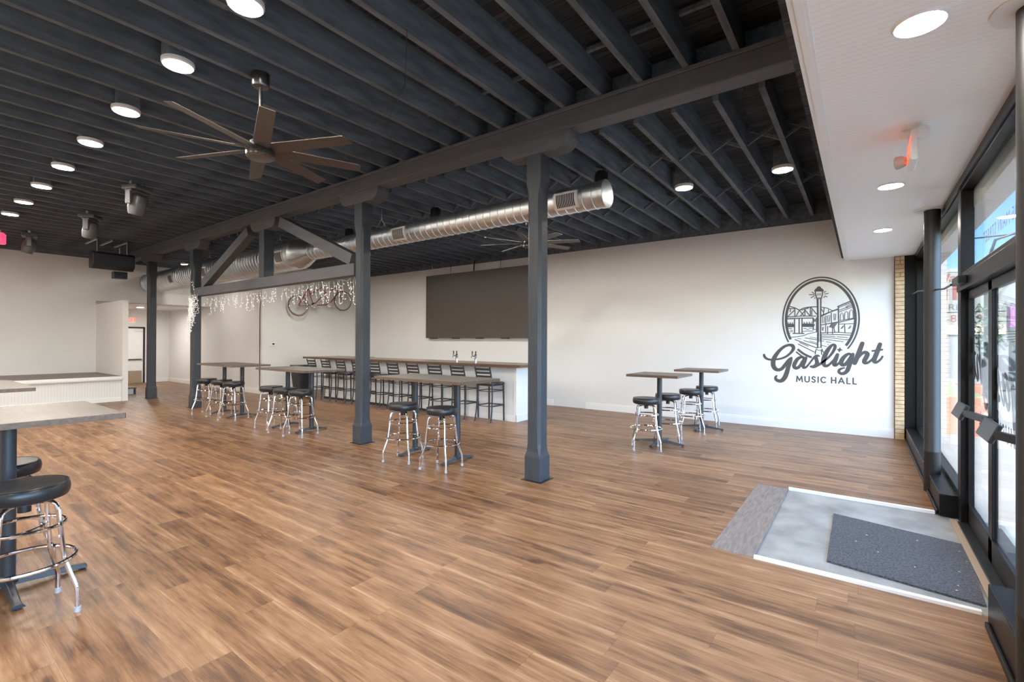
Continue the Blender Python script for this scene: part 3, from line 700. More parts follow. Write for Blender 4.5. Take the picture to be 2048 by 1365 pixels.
# ------------------------------------------------------------------ round stool
def make_stool(label, group):
    t = thing('round_bar_stool', label, 'bar stool', (0,0,0), group=group)
    s = MB().lathe([(0, .675), (.17, .672), (.188, .680), (.196, .700), (.198, .725), (.193, .748), (.186, .756), (.182, .755), (.178, .760), (.10, .764), (0, .765)], n=40).build('seat', M['vinyl'], t)
    MB().tube([(.187*math.cos(2*PI*k/36), .187*math.sin(2*PI*k/36), .757) for k in range(36)], .004, 6, closed=True).build('piping', M['vinyl'], s)
    MB().lathe([(.03, .60), (.03, .64), (.07, .655), (.09, .672)], n=20).build('swivel_plate', M['black'], t)
    lg = None; ft = None
    for k in range(4):
        a = PI/4+k*PI/2
        if lg is None:
            P = [(.01, 0, .655), (.10, 0, .657), (.135, 0, .650), (.158, 0, .632), (.168, 0, .60), (.178, 0, .50), (.200, 0, .315), (.206, 0, .295), (.252, 0, .165), (.262, 0, .14), (.265, 0, .115), (.267, 0, .02)]
            lg = MB().tube(P, .0125, 10).build('leg', M['chrome'], t); o = lg
            ft = MB().lathe([(.0165, 0), (.0165, .028), (.0135, .03)], (.267, 0, 0), n=14).build('rubber_foot', M['foot'], lg)
        else:
            o = lg.copy(); COL.objects.link(o); o.parent = t
            f_ = ft.copy(); COL.objects.link(f_); f_.parent = o
        o.rotation_euler = (0, 0, a)
    for nm, R_, z in (('upper_ring', .175, .515), ('foot_ring', .223, .31)):
        MB().tube([(R_*math.cos(2*PI*k/40), R_*math.sin(2*PI*k/40), z) for k in range(40)], .010 if nm == 'upper_ring' else .0115, 8, closed=True).build(nm, M['chrome'], t)
    return t
G3 = 'round chrome and black vinyl bar stools'
stools = [
 (-4.955, 4.26, .35, 'round black stool with chrome legs at the middle high-top, left of its two stools'),
 (-4.268, 4.29, .20, 'round black stool with chrome legs at the middle high-top, right of its two stools'),
 (-8.70, 4.37, .1, 'round black chrome-legged stool, left of three at the high-top beneath the truss'),
 (-8.17, 4.35, .55, 'round black chrome-legged stool, middle of three at the high-top beneath the truss'),
 (-7.62, 4.33, .35, 'round black chrome-legged stool, right of three at the high-top beneath the truss'),
 (-11.50, 4.37, .7, 'round black chrome-legged stool at the farthest high-top, left of three beside the icicle-lit post'),
 (-10.85, 4.41, .3, 'round black chrome-legged stool at the farthest high-top, middle of three'),
 (-10.25, 4.39, .5, 'round black chrome-legged stool at the farthest high-top, right of three'),
 (-2.60, 6.90, .45, 'round black chrome-legged stool in front of the nearer small square table'),
 (-2.52, 7.64, .2, 'round black chrome-legged stool tucked behind the pole of the nearer small square table'),
 (-2.44, 8.62, .45, 'round black chrome-legged stool in front of the farther small square table'),
 (-2.37, 9.42, .1, 'round black chrome-legged stool behind the pole of the farther small square table'),
 (-3.88, .535, .05, 'round black stool with chrome legs in the lower left corner, nearest the viewer'),
 (-4.66, .53, .4, 'round black stool behind the nearest one at the left edge'),
 (-6.95, .60, .2, 'round stool of which only a sliver shows at the left edge below the tabletop'),
]
q0 = None
for x, y, rz, lb in stools:
    if q0 is None: q0 = make_stool(lb, G3); q0.location = (x, y, 0); q0.rotation_euler = (0,0,rz)
    else: dup(q0, (x, y, 0), rz, lb)

# ------------------------------------------------------------------ high tables
def table(label, x0, x1, y0, y1, poles, z=1.095, group=None, cross=False, rzb=0.):
    cx_, cy_ = (x0+x1)/2, (y0+y1)/2
    t = thing('high_top_table', label, 'bar table', (cx_, cy_, 0), group=group)
    a, b_ = (x1-x0)/2, (y1-y0)/2
    top = B(-a, a, -b_, b_, z-.038, z).build('tabletop', M['ttop'], t, bevel=.003)
    e = MB().box(-a-.002, a+.002, -b_-.002, -b_+.001, z-.037, z-.002).box(-a-.002, a+.002, b_-.001, b_+.002, z-.037, z-.002)
    e.box(-a-.002, -a+.001, -b_-.002, b_+.002, z-.037, z-.002).box(a-.001, a+.002, -b_-.002, b_+.002, z-.037, z-.002)
    e.build('edge_band', M['tedge'], top)
    for px in poles:
        dx = px-cx_
        p = MB().lathe([(.038, .05), (.038, z-.045)], (dx, 0, 0), n=24)
        p.lathe([(.09, z-.050), (.09, z-.038)], (dx, 0, 0), n=20); p.build('pole', M['tmetal'], t)
        bs = MB().lathe([(.052, .045), (.055, .075), (.042, .085)], (dx, 0, 0), n=20)
        dirs = [(0,1), (0,-1)]+([(1,0), (-1,0)] if cross else [])
        for (ux, uy) in dirs:
            L_ = .29 if not cross else .38
            c_, s_ = math.cos(rzb), math.sin(rzb); ux, uy = ux*c_-uy*s_, ux*s_+uy*c_
            nx, ny = -uy, ux; vs = []
            for (d, w_, zt_, zb_) in ((0, .035, .08, .035), (.10, .028, .070, .030), (L_-.06, .024, .042, .014), (L_, .034, .034, .012)):
                for sgn, zz in ((-1, zb_), (1, zb_), (.55, zt_), (-.55, zt_)):
                    vs.append((dx+ux*d+nx*w_*sgn, uy*d+ny*w_*sgn, zz))
            bs.add(vs, [(i*4+k, i*4+(k+1) % 4, i*4+4+(k+1) % 4, i*4+4+k) for i in range(3) for k in range(4)]+[(3,2,1,0), (12,13,14,15)])
            bs.lathe([(.013, 0), (.013, .016)], (dx+ux*(L_-.02), uy*(L_-.02), 0), n=10)
        bs.build('pole_foot', M['tmetal'], t, bevel=.003)
    return t
G4 = 'double-pole high-top tables along the posts'
table('long brown high-top table between the two nearest big posts', -5.57, -3.90, 4.25, 5.01, (-5.13, -4.31), group=G4)
table('long grey-brown high-top table with three stools beneath the truss', -9.03, -7.38, 4.25, 5.01, (-8.60, -7.80), group=G4)
table('long high-top table farthest away, beside the icicle-lit post', -11.68, -10.00, 4.25, 5.01, (-11.25, -10.42), group=G4)
table('small square high-top table nearer the viewer on the mural-wall side', -2.95, -2.17, 6.98, 7.74, (-2.56,), cross=True, group='small square high-top tables')
table('small square high-top table farther off, closest to the mural wall', -2.77, -2.01, 8.73, 9.49, (-2.39,), cross=True, group='small square high-top tables')
table('big grey-brown high-top table cut off by the left edge, nearest the viewer', -5.10, -4.06, .01, 1.045, (-4.36,), cross=True, group='high-top tables at the left edge')
table('grey-brown high-top table at the left edge, behind the nearest one', -8.44, -6.92, .01, 1.03, (-8.0, -7.6), group='high-top tables at the left edge')

# ------------------------------------------------------------------ bar
ba = thing('bar_counter', 'long white beadboard bar counter with thick dark wood top', 'bar', (0, 0, 0))
B(-12.1, -5.52, 7.6, 8.15, 0, 1.085).build('front_panel', M['bar_bead'], ba)
B(-5.52, -5.50, 7.59, 8.16, 0, 1.085).build('end_panel', M['trim'], ba)
MB().box(-12.1, -5.49, 7.585, 7.60, 0, .13).box(-5.50, -5.485, 7.585, 8.16, 0, .13).box(-5.56, -5.497, 7.588, 7.6, .13, 1.085).box(-12.1, -5.5, 7.59, 7.6, 1.02, 1.085).build('base_trim', M['trim'], ba)
B(-12.1, -7.2, 7.55, 7.584, 0, .045).build('toe_strip', M['tmetal'], ba)
MB().box(-12.85, -5.25, 7.35, 8.27, 1.09, 1.14).box(-12.85, -11.10, 8.27, 8.50, 1.09, 1.14).build('bar_top', M['bartop'], ba, bevel=.004)
B(-12.6, -5.4, 7.45, 8.2, 1.082, 1.09).build('top_moulding', M['bartop'], ba)
B(-12.7, -12.1, 8.10, 8.2, 0, 1.082).build('return_panel', M['bar_bead'], ba)
k0 = None
for x, lb in ((-7.50, 'left of the two'), (-6.93, 'right of the two, nearer the big post')):
    if k0 is None:
        k0 = thing('beer_tap', 'chrome two-handled beer tap on the bar top, '+lb, 'beer tap', (x, 8.02, 1.14), group='beer taps on the bar')
        MB().lathe([(.045, 0), (.045, .008), (.03, .012), (.027, .15), (.03, .155), (.012, .17), (0, .172)], n=20).build('tower', M['chrome'], k0)
        MB().tube([(-.055, -.03, .125), (.055, -.03, .125)], .011, 8).tube([(-.05, -.03, .125), (-.05, -.075, .12), (-.05, -.085, .085)], .008, 8).tube([(.05, -.03, .125), (.05, -.075, .12), (.05, -.085, .085)], .008, 8).build('faucet', M['chrome'], k0)
        for s in (-1, 1): MB().lathe([(.006, .13), (.009, .15), (.014, .215), (.010, .235), (0, .24)], (s*.05, -.055, 0), n=12).build('tap_handle', M['black'], k0)
    else: dup(k0, (x, 8.02, 1.14), 0, 'chrome two-handled beer tap on the bar top, '+lb)
tb = thing('trash_bin', 'dark tapered square bin standing at the far end of the bar', 'bin', (-13.2, 7.55, 0))
m = MB(); vs = []
for (h_, z) in ((.17, 0), (.24, .80), (.25, .80), (.25, .86)): vs += [(-h_,-h_,z), (h_,-h_,z), (h_,h_,z), (-h_,h_,z)]
m.add(vs, [(i*4+k, i*4+(k+1) % 4, i*4+4+(k+1) % 4, i*4+4+k) for i in range(3) for k in range(4)]+[(3,2,1,0), (12,13,14,15)]); m.build('bin_body', M['tmetal'], tb)
B(-.255, .255, -.255, .255, .855, .885).build('lid', M['black'], tb, bevel=.01)

def make_barchair(label):
    t = thing('ladder_back_bar_stool', label, 'bar stool', (0,0,0), group='ladder-back bar stools along the bar')
    r = .0125; hw = .185
    se = MB(); vs = []; n = 6
    prof = [(-.20, -.20), (.20, -.20), (.22, .0), (.20, .20), (0, .225), (-.20, .20), (-.22, .0)]
    sc2 = MB()
    for (k, z) in ((.96, .742), (1.0, .752), (.99, .775), (.90, .792), (.6, .800)): pass
    rings = [(.96, .742), (1.0, .752), (.99, .775), (.90, .792), (.6, .800), (.05, .802)]; vs = []
    for k, z in rings: vs += [(x*k, y*k, z) for x, y in prof]
    q = len(prof); fs = [(i*q+j, i*q+(j+1) % q, (i+1)*q+(j+1) % q, (i+1)*q+j) for i in range(len(rings)-1) for j in range(q)]+[tuple(range(q))[::-1], tuple(range((len(rings)-1)*q, len(rings)*q))]
    sc2.add(vs, fs, True).build('seat', M['vinyl'], t, ang=60)
    MB().box(-.19, .19, -.19, .19, .722, .742).build('seat_frame', M['chair'], t)
    for s in (-1, 1):
        MB().bar((s*.19, .195, .0), (s*.185, .185, .73), .025, .025, (0,1,0)).build('leg', M['chair'], t, bevel=.003)
        P = [(s*.20, -.235, .0), (s*.195, -.195, .25), (s*.19, -.178, .5), (s*.188, -.182, .75), (s*.186, -.215, .95), (s*.186, -.255, 1.10)]
        MB().tube(P, .0145, 8).build('leg', M['chair'], t)
    for i, z in enumerate((.84, .91, .98, 1.05)):
        yb = -.19-.065*((z-.78)/.32); m = MB(); N = 8
        vs = []
        for k in range(N+1):
            u = -1+2*k/N; x = u*.182; y = yb-.028*(1-u*u)
            vs += [(x, y-.006, z-.019), (x, y+.006, z-.019), (x, y+.006-.003, z+.021), (x, y-.006-.003, z+.021)]
        fs = [(k*4+a, k*4+(a+1) % 4, k*4+4+(a+1) % 4, k*4+4+a) for k in range(N) for a in range(4)]+[(0,1,2,3), (N*4+3, N*4+2, N*4+1, N*4)]
        m.add(vs, fs).build('back_slat', M['chair'], t)
    for z, nm in ((.33, 'foot_rail'), (.62, 'upper_rail')):
        yb = -.187 if z < .5 else -.178
        m = MB()
        for s in (-1, 1): m.bar((s*.192, yb, z), (s*.188, .19, z), .012, .022 if z < .5 else .014)
        m.bar((-.19, .19, z), (.19, .19, z), .012, .022 if z < .5 else .014)
        m.tube([(-.192, yb, z), (-.1, yb-.022, z), (0, yb-.03, z), (.1, yb-.022, z), (.192, yb, z)], .008, 8)
        m.build(nm, M['chair'], t)
    for s in (-1, 1):
        for y in (.195, -.235): MB().lathe([(.014, 0), (.016, .014)], (s*(.19 if y > 0 else .20), y, 0), n=10).build('glide', M['foot'], t)
    return t
ordn = ['nearest the big post, first from the right', 'second from the right', 'third from the right', 'fourth from the right', 'fifth from the right', 'hidden partly behind the middle big post', 'fourth from the far left end', 'third from the far left end', 'second from the far left end', 'at the far left end']
c0 = None
for i in range(10):
    x = -5.955-.672*i; lb = 'black ladder-back bar stool at the white bar, '+ordn[i]
    if c0 is None: c0 = make_barchair(lb); c0.location = (x, 7.345, 0)
    else: dup(c0, (x, 7.345, 0), random.uniform(-.04, .04), lb)

# ------------------------------------------------------------------ tandem bicycle on the wall
bt = thing('tandem_bicycle', 'old red tandem bicycle hung high on the white wall', 'bicycle', (XE+.20, 7.97, 2.70))
def P2(u, v, w=0): return (w, u, v)
def wheel(u, v, r):
    m = MB().tube([P2(u+r*math.cos(2*PI*k/48), v+r*math.sin(2*PI*k/48)) for k in range(48)], .016, 10, closed=True)
    wh = m.build('wheel', M['tyre'], bt)
    MB().tube([P2(u+(r-.006)*math.cos(2*PI*k/48), v+(r-.006)*math.sin(2*PI*k/48)) for k in range(48)], .0175, 8, closed=True).build('sidewall', M['tan_wall'], wh)
    MB().tube([P2(u+(r-.026)*math.cos(2*PI*k/48), v+(r-.026)*math.sin(2*PI*k/48)) for k in range(48)], .010, 8, closed=True).build('rim', M['chrome'], wh)
    s = MB()
    for k in range(28):
        a = 2*PI*k/28; b_ = a+(.5 if k % 2 else -.5); sg = .02 if (k//2) % 2 else -.02
        s.tube([P2(u+.02*math.cos(b_), v+.02*math.sin(b_), sg), P2(u+(r-.03)*math.cos(a), v+(r-.03)*math.sin(a))], .0013, 4)
    s.build('spokes', M['steel'], wh)
    MB().lathe([(.01, -.05), (.018, -.04), (.018, .04), (.01, .05)], P2(u, v), 'X', n=12).build('hub', M['chrome'], wh)
wheel(0, 0, .32); wheel(1.58, .25, .32)
bb1, bb2, ht, hb, st1, st2 = (.50, .03), (1.05, .09), (1.33, .68), (1.385, .50), (.33, .56), (.84, .66)
f = MB(); tb_ = lambda a, b_, r=.014, w=0: f.tube([P2(*a, w), P2(*b_, w)], r, 10)
tb_(bb1, st1); tb_(bb2, st2); tb_(bb1, bb2, .016); tb_(hb, bb2, .016); tb_(ht, (st2[0]+.055, st2[1]-.22)); tb_((st2[0]+.055, st2[1]-.22), bb1); tb_(st2, (st1[0]+.045, st1[1]-.18)); tb_((ht[0]+.005, ht[1]-.02), (hb[0]-.005, hb[1]+.02), .020)
for w_ in (-.04, .04): tb_((0, 0), bb1, .009, w_*.8); tb_((0, 0), st1, .008, w_*.6)
f.build('frame', M['red'], bt)
fk = MB()
for w_ in (-.045, .045): fk.tube([P2(*hb, w_), P2(1.46, .42, w_), P2(1.53, .32, w_), P2(1.58, .25, w_)], .010, 8)
fk.tube([P2(*hb, -.05), P2(*hb, .05)], .014, 8).build('fork', M['red'], bt)
for s_, q in ((st1, (.27, .74)), (st2, (.79, .86))):
    sd_ = MB().tube([P2(*s_), P2(*q)], .011, 8).build('seat_post', M['chrome'], bt)
    vs = []
    for (du, hw, dv) in ((-.13, .07, .035), (-.08, .085, .04), (0, .05, .03), (.08, .022, .025), (.14, .014, .02)):
        vs += [(-hw, q[0]+du, q[1]+dv-.02), (hw, q[0]+du, q[1]+dv-.02), (hw*.7, q[0]+du, q[1]+dv+.02), (-hw*.7, q[0]+du, q[1]+dv+.02)]
    MB().add(vs, [(i*4+k, i*4+(k+1) % 4, i*4+4+(k+1) % 4, i*4+4+k) for i in range(4) for k in range(4)]+[(3,2,1,0), (16,17,18,19)], True).build('saddle', M['leather'], bt, ang=70)
MB().tube([P2(*ht), P2(1.31, .76)], .011, 8).tube([P2(1.15, .76, -.24), P2(1.24, .78, -.24), P2(1.31, .77, -.12), P2(1.33, .77, 0), P2(1.31, .77, .12), P2(1.24, .78, .24), P2(1.15, .76, .24)], .011, 8).build('handlebar', M['chrome'], bt)
MB().tube([P2(.80, .78), P2(.86, .84)], .010, 8).tube([P2(.66, .84, -.2), P2(.76, .85, -.2), P2(.86, .84, 0), P2(.76, .85, .2), P2(.66, .84, .2)], .010, 8).build('handlebar', M['chrome'], bt)
for bb in (bb1, bb2):
    c = MB().lathe([(.085, .05), (.09, .052), (.09, .056), (.085, .058), (.02, .056)], P2(*bb), 'X', n=30).build('chainring', M['chrome'], bt)
    MB().bar(P2(bb[0], bb[1], .07), P2(bb[0]+.14, bb[1]-.07, .07), .02, .012).bar(P2(bb[0], bb[1], -.07), P2(bb[0]-.14, bb[1]+.05, -.07), .02, .012).box(.07, .16, bb[0]+.10, bb[0]+.18, bb[1]-.085, bb[1]-.06).build('crank', M['steel'], bt)
MB().tube([P2(0, .035, .05), P2(bb1[0], bb1[1]+.09, .05)], .004, 6).tube([P2(0, -.035, .05), P2(bb1[0], bb1[1]-.09, .05)], .004, 6).build('chain', M['steel'], bt)
MB().bar((-.19, .35, .33), (0, .35, .33), .03, .03).bar((-.19, 1.05, .30), (0, 1.05, .30), .03, .03).build('wall_hook', M['steel'], bt)

# ------------------------------------------------------------------ icicle lights
def icicles(name, label, segs, spread, seed, bulbs=True):
    random.seed(seed); w_ = MB(); b_ = MB()
    for (x, y, z, ln) in segs:
        p = Vector((x, y, z)); pts = [p.copy()]; n = max(2, int(ln/.05))
        for i in range(n):
            p = p+Vector((random.uniform(-1, 1)*spread, random.uniform(-1, 1)*spread*.6, -ln/n)); pts.append(p.copy())
            e = p+Vector((random.uniform(-.045, .045), random.uniform(-.03, .03), random.uniform(-.035, .012)))
            w_.tube([p, e], .0035, 4); b_.lathe([(.004, 0), (.0045, .012), (0, .02)], e, n=6)
        w_.tube(pts, .0032, 5)
    return w_, b_
random.seed(3)
sg = []; x = -12.45
while x < -6.5:
    dn = .10 if x > -7.9 else .15
    sg.append((x, 4.69+random.uniform(-.02, .03), 2.62+random.uniform(-.02, .01), random.uniform(.12, .42) if x > -8.2 or x < -10 else random.uniform(.15, .34))); x += dn*random.uniform(.6, 1.3)
w_, b_ = icicles('a', '', sg, .018, 5)
mp_ = [(-12.5+i*.12, 4.69+random.uniform(-.02, .02), 2.635+random.uniform(-.03, .012)-.03*(i % 5 == 2)) for i in range(51)]
w_.tube(mp_, .004, 5)
ic = w_.build('icicle_lights', M['wire']); tag(ic, 'white icicle light string drooping along the underside of the truss tie beam', 'string lights'); b_.build('bulbs', M['bulb'], ic)['kind'] = 'stuff'
sg = [(-12.66+random.uniform(0, .5)*((i % 4) > 0), 4.455+random.uniform(-.02, .03), 2.66-random.uniform(0, .12)*(i % 3), random.uniform(.18, .62)) for i in range(22)]
sg += [(-12.62, 4.46, 2.55, .95), (-12.58, 4.46, 2.6, .80), (-12.66, 4.45, 2.5, .7), (-12.5, 4.46, 2.6, .6), (-12.6, 4.47, 3.0, .5), (-12.64, 4.46, 2.7, .8)]
w_, b_ = icicles('b', '', sg, .03, 9)
ic2 = w_.build('icicle_lights', M['wire']); tag(ic2, 'tangled bundle of white icicle lights hanging down the front of a dark post', 'string lights'); b_.build('bulbs', M['bulb'], ic2)['kind'] = 'stuff'

# ------------------------------------------------------------------ painted wall mural
EYEV = Vector((0, 0, EYE))
def onwall(px, py):      # survey of the painted sign: sight line met with the wall plane
    d = fw+rt*((px-1024)/FPX)+up*((680.466-py)/FPX); q = EYEV+d*(YW/d.y); return (q.x, q.z)
def catmull(pts, n=7):
    if len(pts) < 3: return pts
    P = [pts[0]]+list(pts)+[pts[-1]]; out = []
    for i in range(1, len(P)-2):
        for k in range(n):
            t_ = k/n; a, b, c, d = P[i-1], P[i], P[i+1], P[i+2]
            out.append(tuple(.5*((2*b[j])+(-a[j]+c[j])*t_+(2*a[j]-5*b[j]+4*c[j]-d[j])*t_*t_+(-a[j]+3*b[j]-3*c[j]+d[j])*t_**3) for j in range(len(b))))
    out.append(tuple(pts[-1])); return out
class Paint:
    def __init__(s, step=.00002): s.m = MB(); s.y = 0.; s.step = step
    def stroke(s, pts, cap=True):            # pts: (x, z, width): one continuous ribbon with round ends
        s.y -= s.step; y = s.y; q = [pts[0]]
        for p in pts[1:]:
            if math.hypot(p[0]-q[-1][0], p[1]-q[-1][1]) > 1e-5: q.append(p)
        pts = q; n = len(pts)
        if n < 2: return
        def tan(i):
            a, b = pts[max(i-1, 0)], pts[min(i+1, n-1)]; d = math.hypot(b[0]-a[0], b[1]-a[1]) or 1; return ((b[0]-a[0])/d, (b[1]-a[1])/d)
        vs = []
        for i, (x, z, w) in enumerate(pts):
            tx, tz = tan(i); vs += [(x-tz*w/2, y, z+tx*w/2), (x+tz*w/2, y, z-tx*w/2)]
        fs = [(2*i, 2*i+1, 2*i+3, 2*i+2) for i in range(n-1)]
        if cap:
            for i, sg in ((0, -1), (n-1, 1)):
                x, z, w = pts[i]; tx, tz = tan(i); a0 = math.atan2(tx, -tz); ids = [2*i]; k_ = 7 if w > .02 else 4
                for k in range(1, k_):
                    a = a0-sg*PI*k/k_; ids.append(len(vs)); vs.append((x+w/2*math.cos(a), y, z+w/2*math.sin(a)))
                ids.append(2*i+1); fs.append(tuple(ids))
        s.m.add(vs, fs)
    def poly(s, pts): s.y -= s.step; s.m.add([(x, s.y, z) for x, z in pts], [tuple(range(len(pts)))])
KW = .0092
def tr_(ox, oy, sc, pts, w=None, smooth=True):
    out = []
    for p in pts:
        x, z = onwall(ox+p[0]/sc, oy+p[1]/sc); out.append((x, z, (p[2] if len(p) > 2 else w)/sc*KW))
    return catmull(out) if smooth else out
mu = thing('wall_mural_sign', 'dark grey painted music hall emblem with street lamp and script lettering on white wall', 'wall sign', (0, YW-.002, 0))
A_, B_ = (1520, 670, 12.408), (1620, 670, 12.406)
sg_ = [
 (A_, [(100,498,55),(112,540,62),(150,582,62),(215,612,55),(300,618,50),(400,612,48),(520,592,50),(640,545,52),(740,470,56),(805,395,68),(832,325,78),(800,268,82),(720,252,62)]),
 (A_, [(722,252,62),(610,290,66),(490,385,78),(395,505,95),(340,610,104),(326,700,108),(336,780,106),(385,848,98),(455,872,82),(530,850,80),(590,790,80),(660,700,78),(725,620,72),(778,575,58)]),
 (A_, [(778,580,60),(745,680,86),(705,790,96),(680,890,100),(650,980,104),(615,1060,104),(555,1128,98),(480,1148,86),(405,1115,78),(385,1060,60),(412,1020,40)]),
 (A_, [(1095,600,50),(1060,560,55),(1000,562,66),(930,605,80),(868,700,90),(845,780,86),(880,828,76),(945,815,72),(1005,755,66),(1060,660,66),(1120,590,70)]),
 (A_, [(1138,575,70),(1105,660,84),(1072,750,80),(1080,812,66),(1135,808,54),(1200,745,42),(1270,655,42),(1330,575,48),(1385,525,50),(1440,520,50),(1470,530,35)]),
 (A_, [(1390,540,70),(1395,600,78),(1415,680,84),(1400,750,92),(1335,792,78),(1268,790,58)]),
 (A_, [(1410,770,60),(1470,745,50),(1540,705,46),(1590,670,40)]),
 (B_, [(250,722,50),(320,672,44),(420,600,48),(500,520,52),(570,425,60),(618,325,66),(618,262,62),(572,246,54),(505,295,70),(435,390,90),(378,500,100),(342,610,104),(336,700,94),(362,765,76),(420,772,66),(490,730,52),(560,655,46),(600,610,40)]),
 (B_, [(682,492,70),(648,580,90),(608,680,92),(600,742,80),(638,760,64),(700,718,52),(760,660,48)]),
 (B_, [(1020,500,50),(975,472,55),(905,500,70),(830,570,86),(778,660,94),(780,728,84),(820,752,76),(880,730,76),(945,660,74),(1005,560,66),(1045,490,60)]),
 (B_, [(1062,482,70),(1035,590,84),(995,700,90),(962,800,90),(925,890,86),(860,950,78),(780,965,70),(718,925,64),(728,872,56),(785,838,48),(855,822,32)]),
 (B_, [(1298,212,84),(1255,330,92),(1195,490,96),(1140,630,96),(1108,708,86)]),
 (B_, [(1170,620,46),(1235,525,54),(1310,455,66),(1380,438,78),(1425,480,88),(1395,560,92),(1352,640,90),(1350,690,78),(1405,702,62),(1470,672,52),(1540,612,44),(1575,560,40)]),
 (B_, [(1738,232,78),(1695,350,88),(1645,480,92),(1602,590,92),(1590,655,84),(1630,690,60),(1700,655,52),(1765,595,46),(1798,538,40)]),
 (B_, [(1550,402,42),(1620,394,42),(1700,382,42),(1790,370,42)]),
]
pa = Paint(.00006)
for (ox, oy, sc), pts in sg_: pa.stroke([(x, z, w*1.0) for x, z, w in tr_(ox, oy, sc, pts)])
star = [onwall(1620+x/12.406, 670+y/12.406) for x, y in ((752,308),(765,352),(822,380),(765,395),(718,444),(706,395),(658,368),(712,350))]
pa.poly(star)
script = pa.m.build('script_lettering', M['mural'], mu)
# capital lettering
cp_ = Paint(.00006); x0_, z0_ = onwall(1592, 758.5); x1_, z1_ = onwall(1714, 763.5)
LT = {'M': (1.15, [[(0,0),(.12,1)], [(.12,1),(.575,.22)], [(.575,.22),(1.03,1)], [(1.03,1),(1.15,0)]]), 'U': (.82, [[(0,1),(0,.36),(.1,.08),(.41,0),(.72,.08),(.82,.36),(.82,1)]]),
 'S': (.66, [[(.62,.86),(.42,1),(.16,.95),(.06,.74),(.2,.56),(.46,.46),(.62,.28),(.52,.06),(.26,0),(0,.12)]]), 'I': (.0, [[(0,0),(0,1)]]),
 'C': (.86, [[(.86,.86),(.55,1),(.2,.88),(0,.5),(.2,.12),(.55,0),(.86,.14)]]), 'H': (.78, [[(0,0),(0,1)], [(.78,0),(.78,1)], [(0,.5),(.78,.5)]]),
 'A': (1.0, [[(0,0),(.5,1)], [(.5,1),(1,0)], [(.2,.3),(.8,.3)]]), 'L': (.56, [[(0,1),(0,0)], [(0,0),(.56,0)]])}
adv = 0; plan = []
for ch in 'MUSIC HALL':
    if ch == ' ': adv += .62; continue
    plan.append((adv, ch)); adv += LT[ch][0]+.55
adv -= .55; ux = (x1_-x0_-.02)/adv; hz = .098
for a_, ch in plan:
    for ln_ in LT[ch][1]:
        pl_c = [(p, q) for p, q in ln_]
        if ch in 'USC': pl_c = catmull(pl_c, 5)
        cp_.stroke([(x0_+.01+(a_+p)*ux, z0_+(z1_-z0_)*(a_/adv)-.045+q*hz, .021) for p, q in pl_c])
cp_.m.build('capital_lettering', M['mural'], mu)
# oval emblem
em = Paint(.000012); ecx, ecz, ea, eb = -.6255, 2.012, .575, .755
def arc(a, b, t0, t1, w, n=60):
    em.stroke([(ecx+a*math.cos(t0+(t1-t0)*i/n), ecz+b*math.sin(t0+(t1-t0)*i/n), w) for i in range(n+1)], cap=False)
R_ = math.radians
arc(ea, eb, R_(-44), R_(213), .026, 110); arc(ea-.052, eb-.052, R_(-42), R_(211), .042, 110)
arc(ea, eb, R_(231), R_(246), .026, 20); arc(ea-.052, eb-.052, R_(230), R_(257), .040, 30)
C_, D_ = (1555, 550, 10.5), (1635, 550, 10.5)
def ln(o, w, *pl, smooth=False):
    for p in pl: em.stroke(tr_(*o, p, w, smooth))
ln(C_, 20, [(215,655),(350,690),(460,742)], [(460,742),(560,698),(700,676),(835,672)], smooth=True)
ln(C_, 18, [(170,885),(500,868),(805,868)], [(175,932),(480,915),(745,905)])
ln(C_, 12, *[[(190+k*24, 902), (186+k*24, 918)] for k in range(24)])
ln(C_, 18, [(240,700),(185,820)], [(270,705),(268,780)], [(350,750),(215,878)], [(365,700),(365,880)], [(460,745),(392,870)], [(460,745),(555,862)], [(585,745),(485,862)], [(575,715),(575,860)], [(690,685),(690,862)], [(590,750),(672,855)], [(710,695),(825,830)], [(505,742),(650,700)], [(235,708),(355,712)], [(215,655),(245,705)], [(720,740),(720,855)])
ln(C_, 22, [(358,930),(358,1225)], [(455,930),(455,1225)], [(515,925),(515,1225)], [(325,1232),(555,1232)])
ln(C_, 66, [(200,1075),(335,1068)], [(545,1062),(735,1065)])
ln(C_, 12, *[[(195+k*16, 1060), (195+k*16, 1035-18*((k*7) % 3))] for k in range(9)]); ln(C_, 12, *[[(540+k*18, 1050), (540+k*18, 1030-20*((k*5) % 3))] for k in range(11)])
ln(C_, 13, [(190,1130),(300,1130)], [(190,1177),(235,1177)], [(275,1166),(318,1170)], [(258,1196),(322,1196)], [(548,1130),(600,1128)], [(608,1146),(660,1146)], [(670,1124),(716,1124)], [(190,1228),(270,1228)], [(530,1190),(640,1180)], [(650,1180),(750,1180)])
ln(C_, 14, [(235,1318),(400,1302),(545,1280),(640,1240),(740,1218),(825,1200)])
ln(C_, 22, [(750,905),(750,1150)], [(822,900),(822,1195)]); ln(C_, 12, [(775,930),(775,985)], [(795,930),(795,985)], [(750,1150),(800,1150)], [(777,1040),(777,1060)])
ln(C_, 16, [(725,365),(772,395)], [(668,418),(772,418)], [(705,482),(775,442)], [(775,492),(792,486)])
ln(D_, 16, [(135,370),(176,350)], [(150,405),(226,392)], [(150,445),(202,465)], [(128,474),(150,466)])
ln(C_, 20, [(795,352),(800,420),(825,490)], [(943,350),(945,410),(925,480)], smooth=True); ln(C_, 13, [(820,486),(925,486)], [(815,505),(928,500)])
em.poly([onwall(1555+x/10.5, 550+y/10.5) for x, y in ((768,352),(785,305),(815,285),(840,252),(872,240),(905,252),(920,280),(950,296),(975,335),(985,345),(945,352))])
ln(C_, 34, [(842,515),(848,900),(852,1400)]); ln(C_, 24, [(910,512),(905,900),(903,1400)])
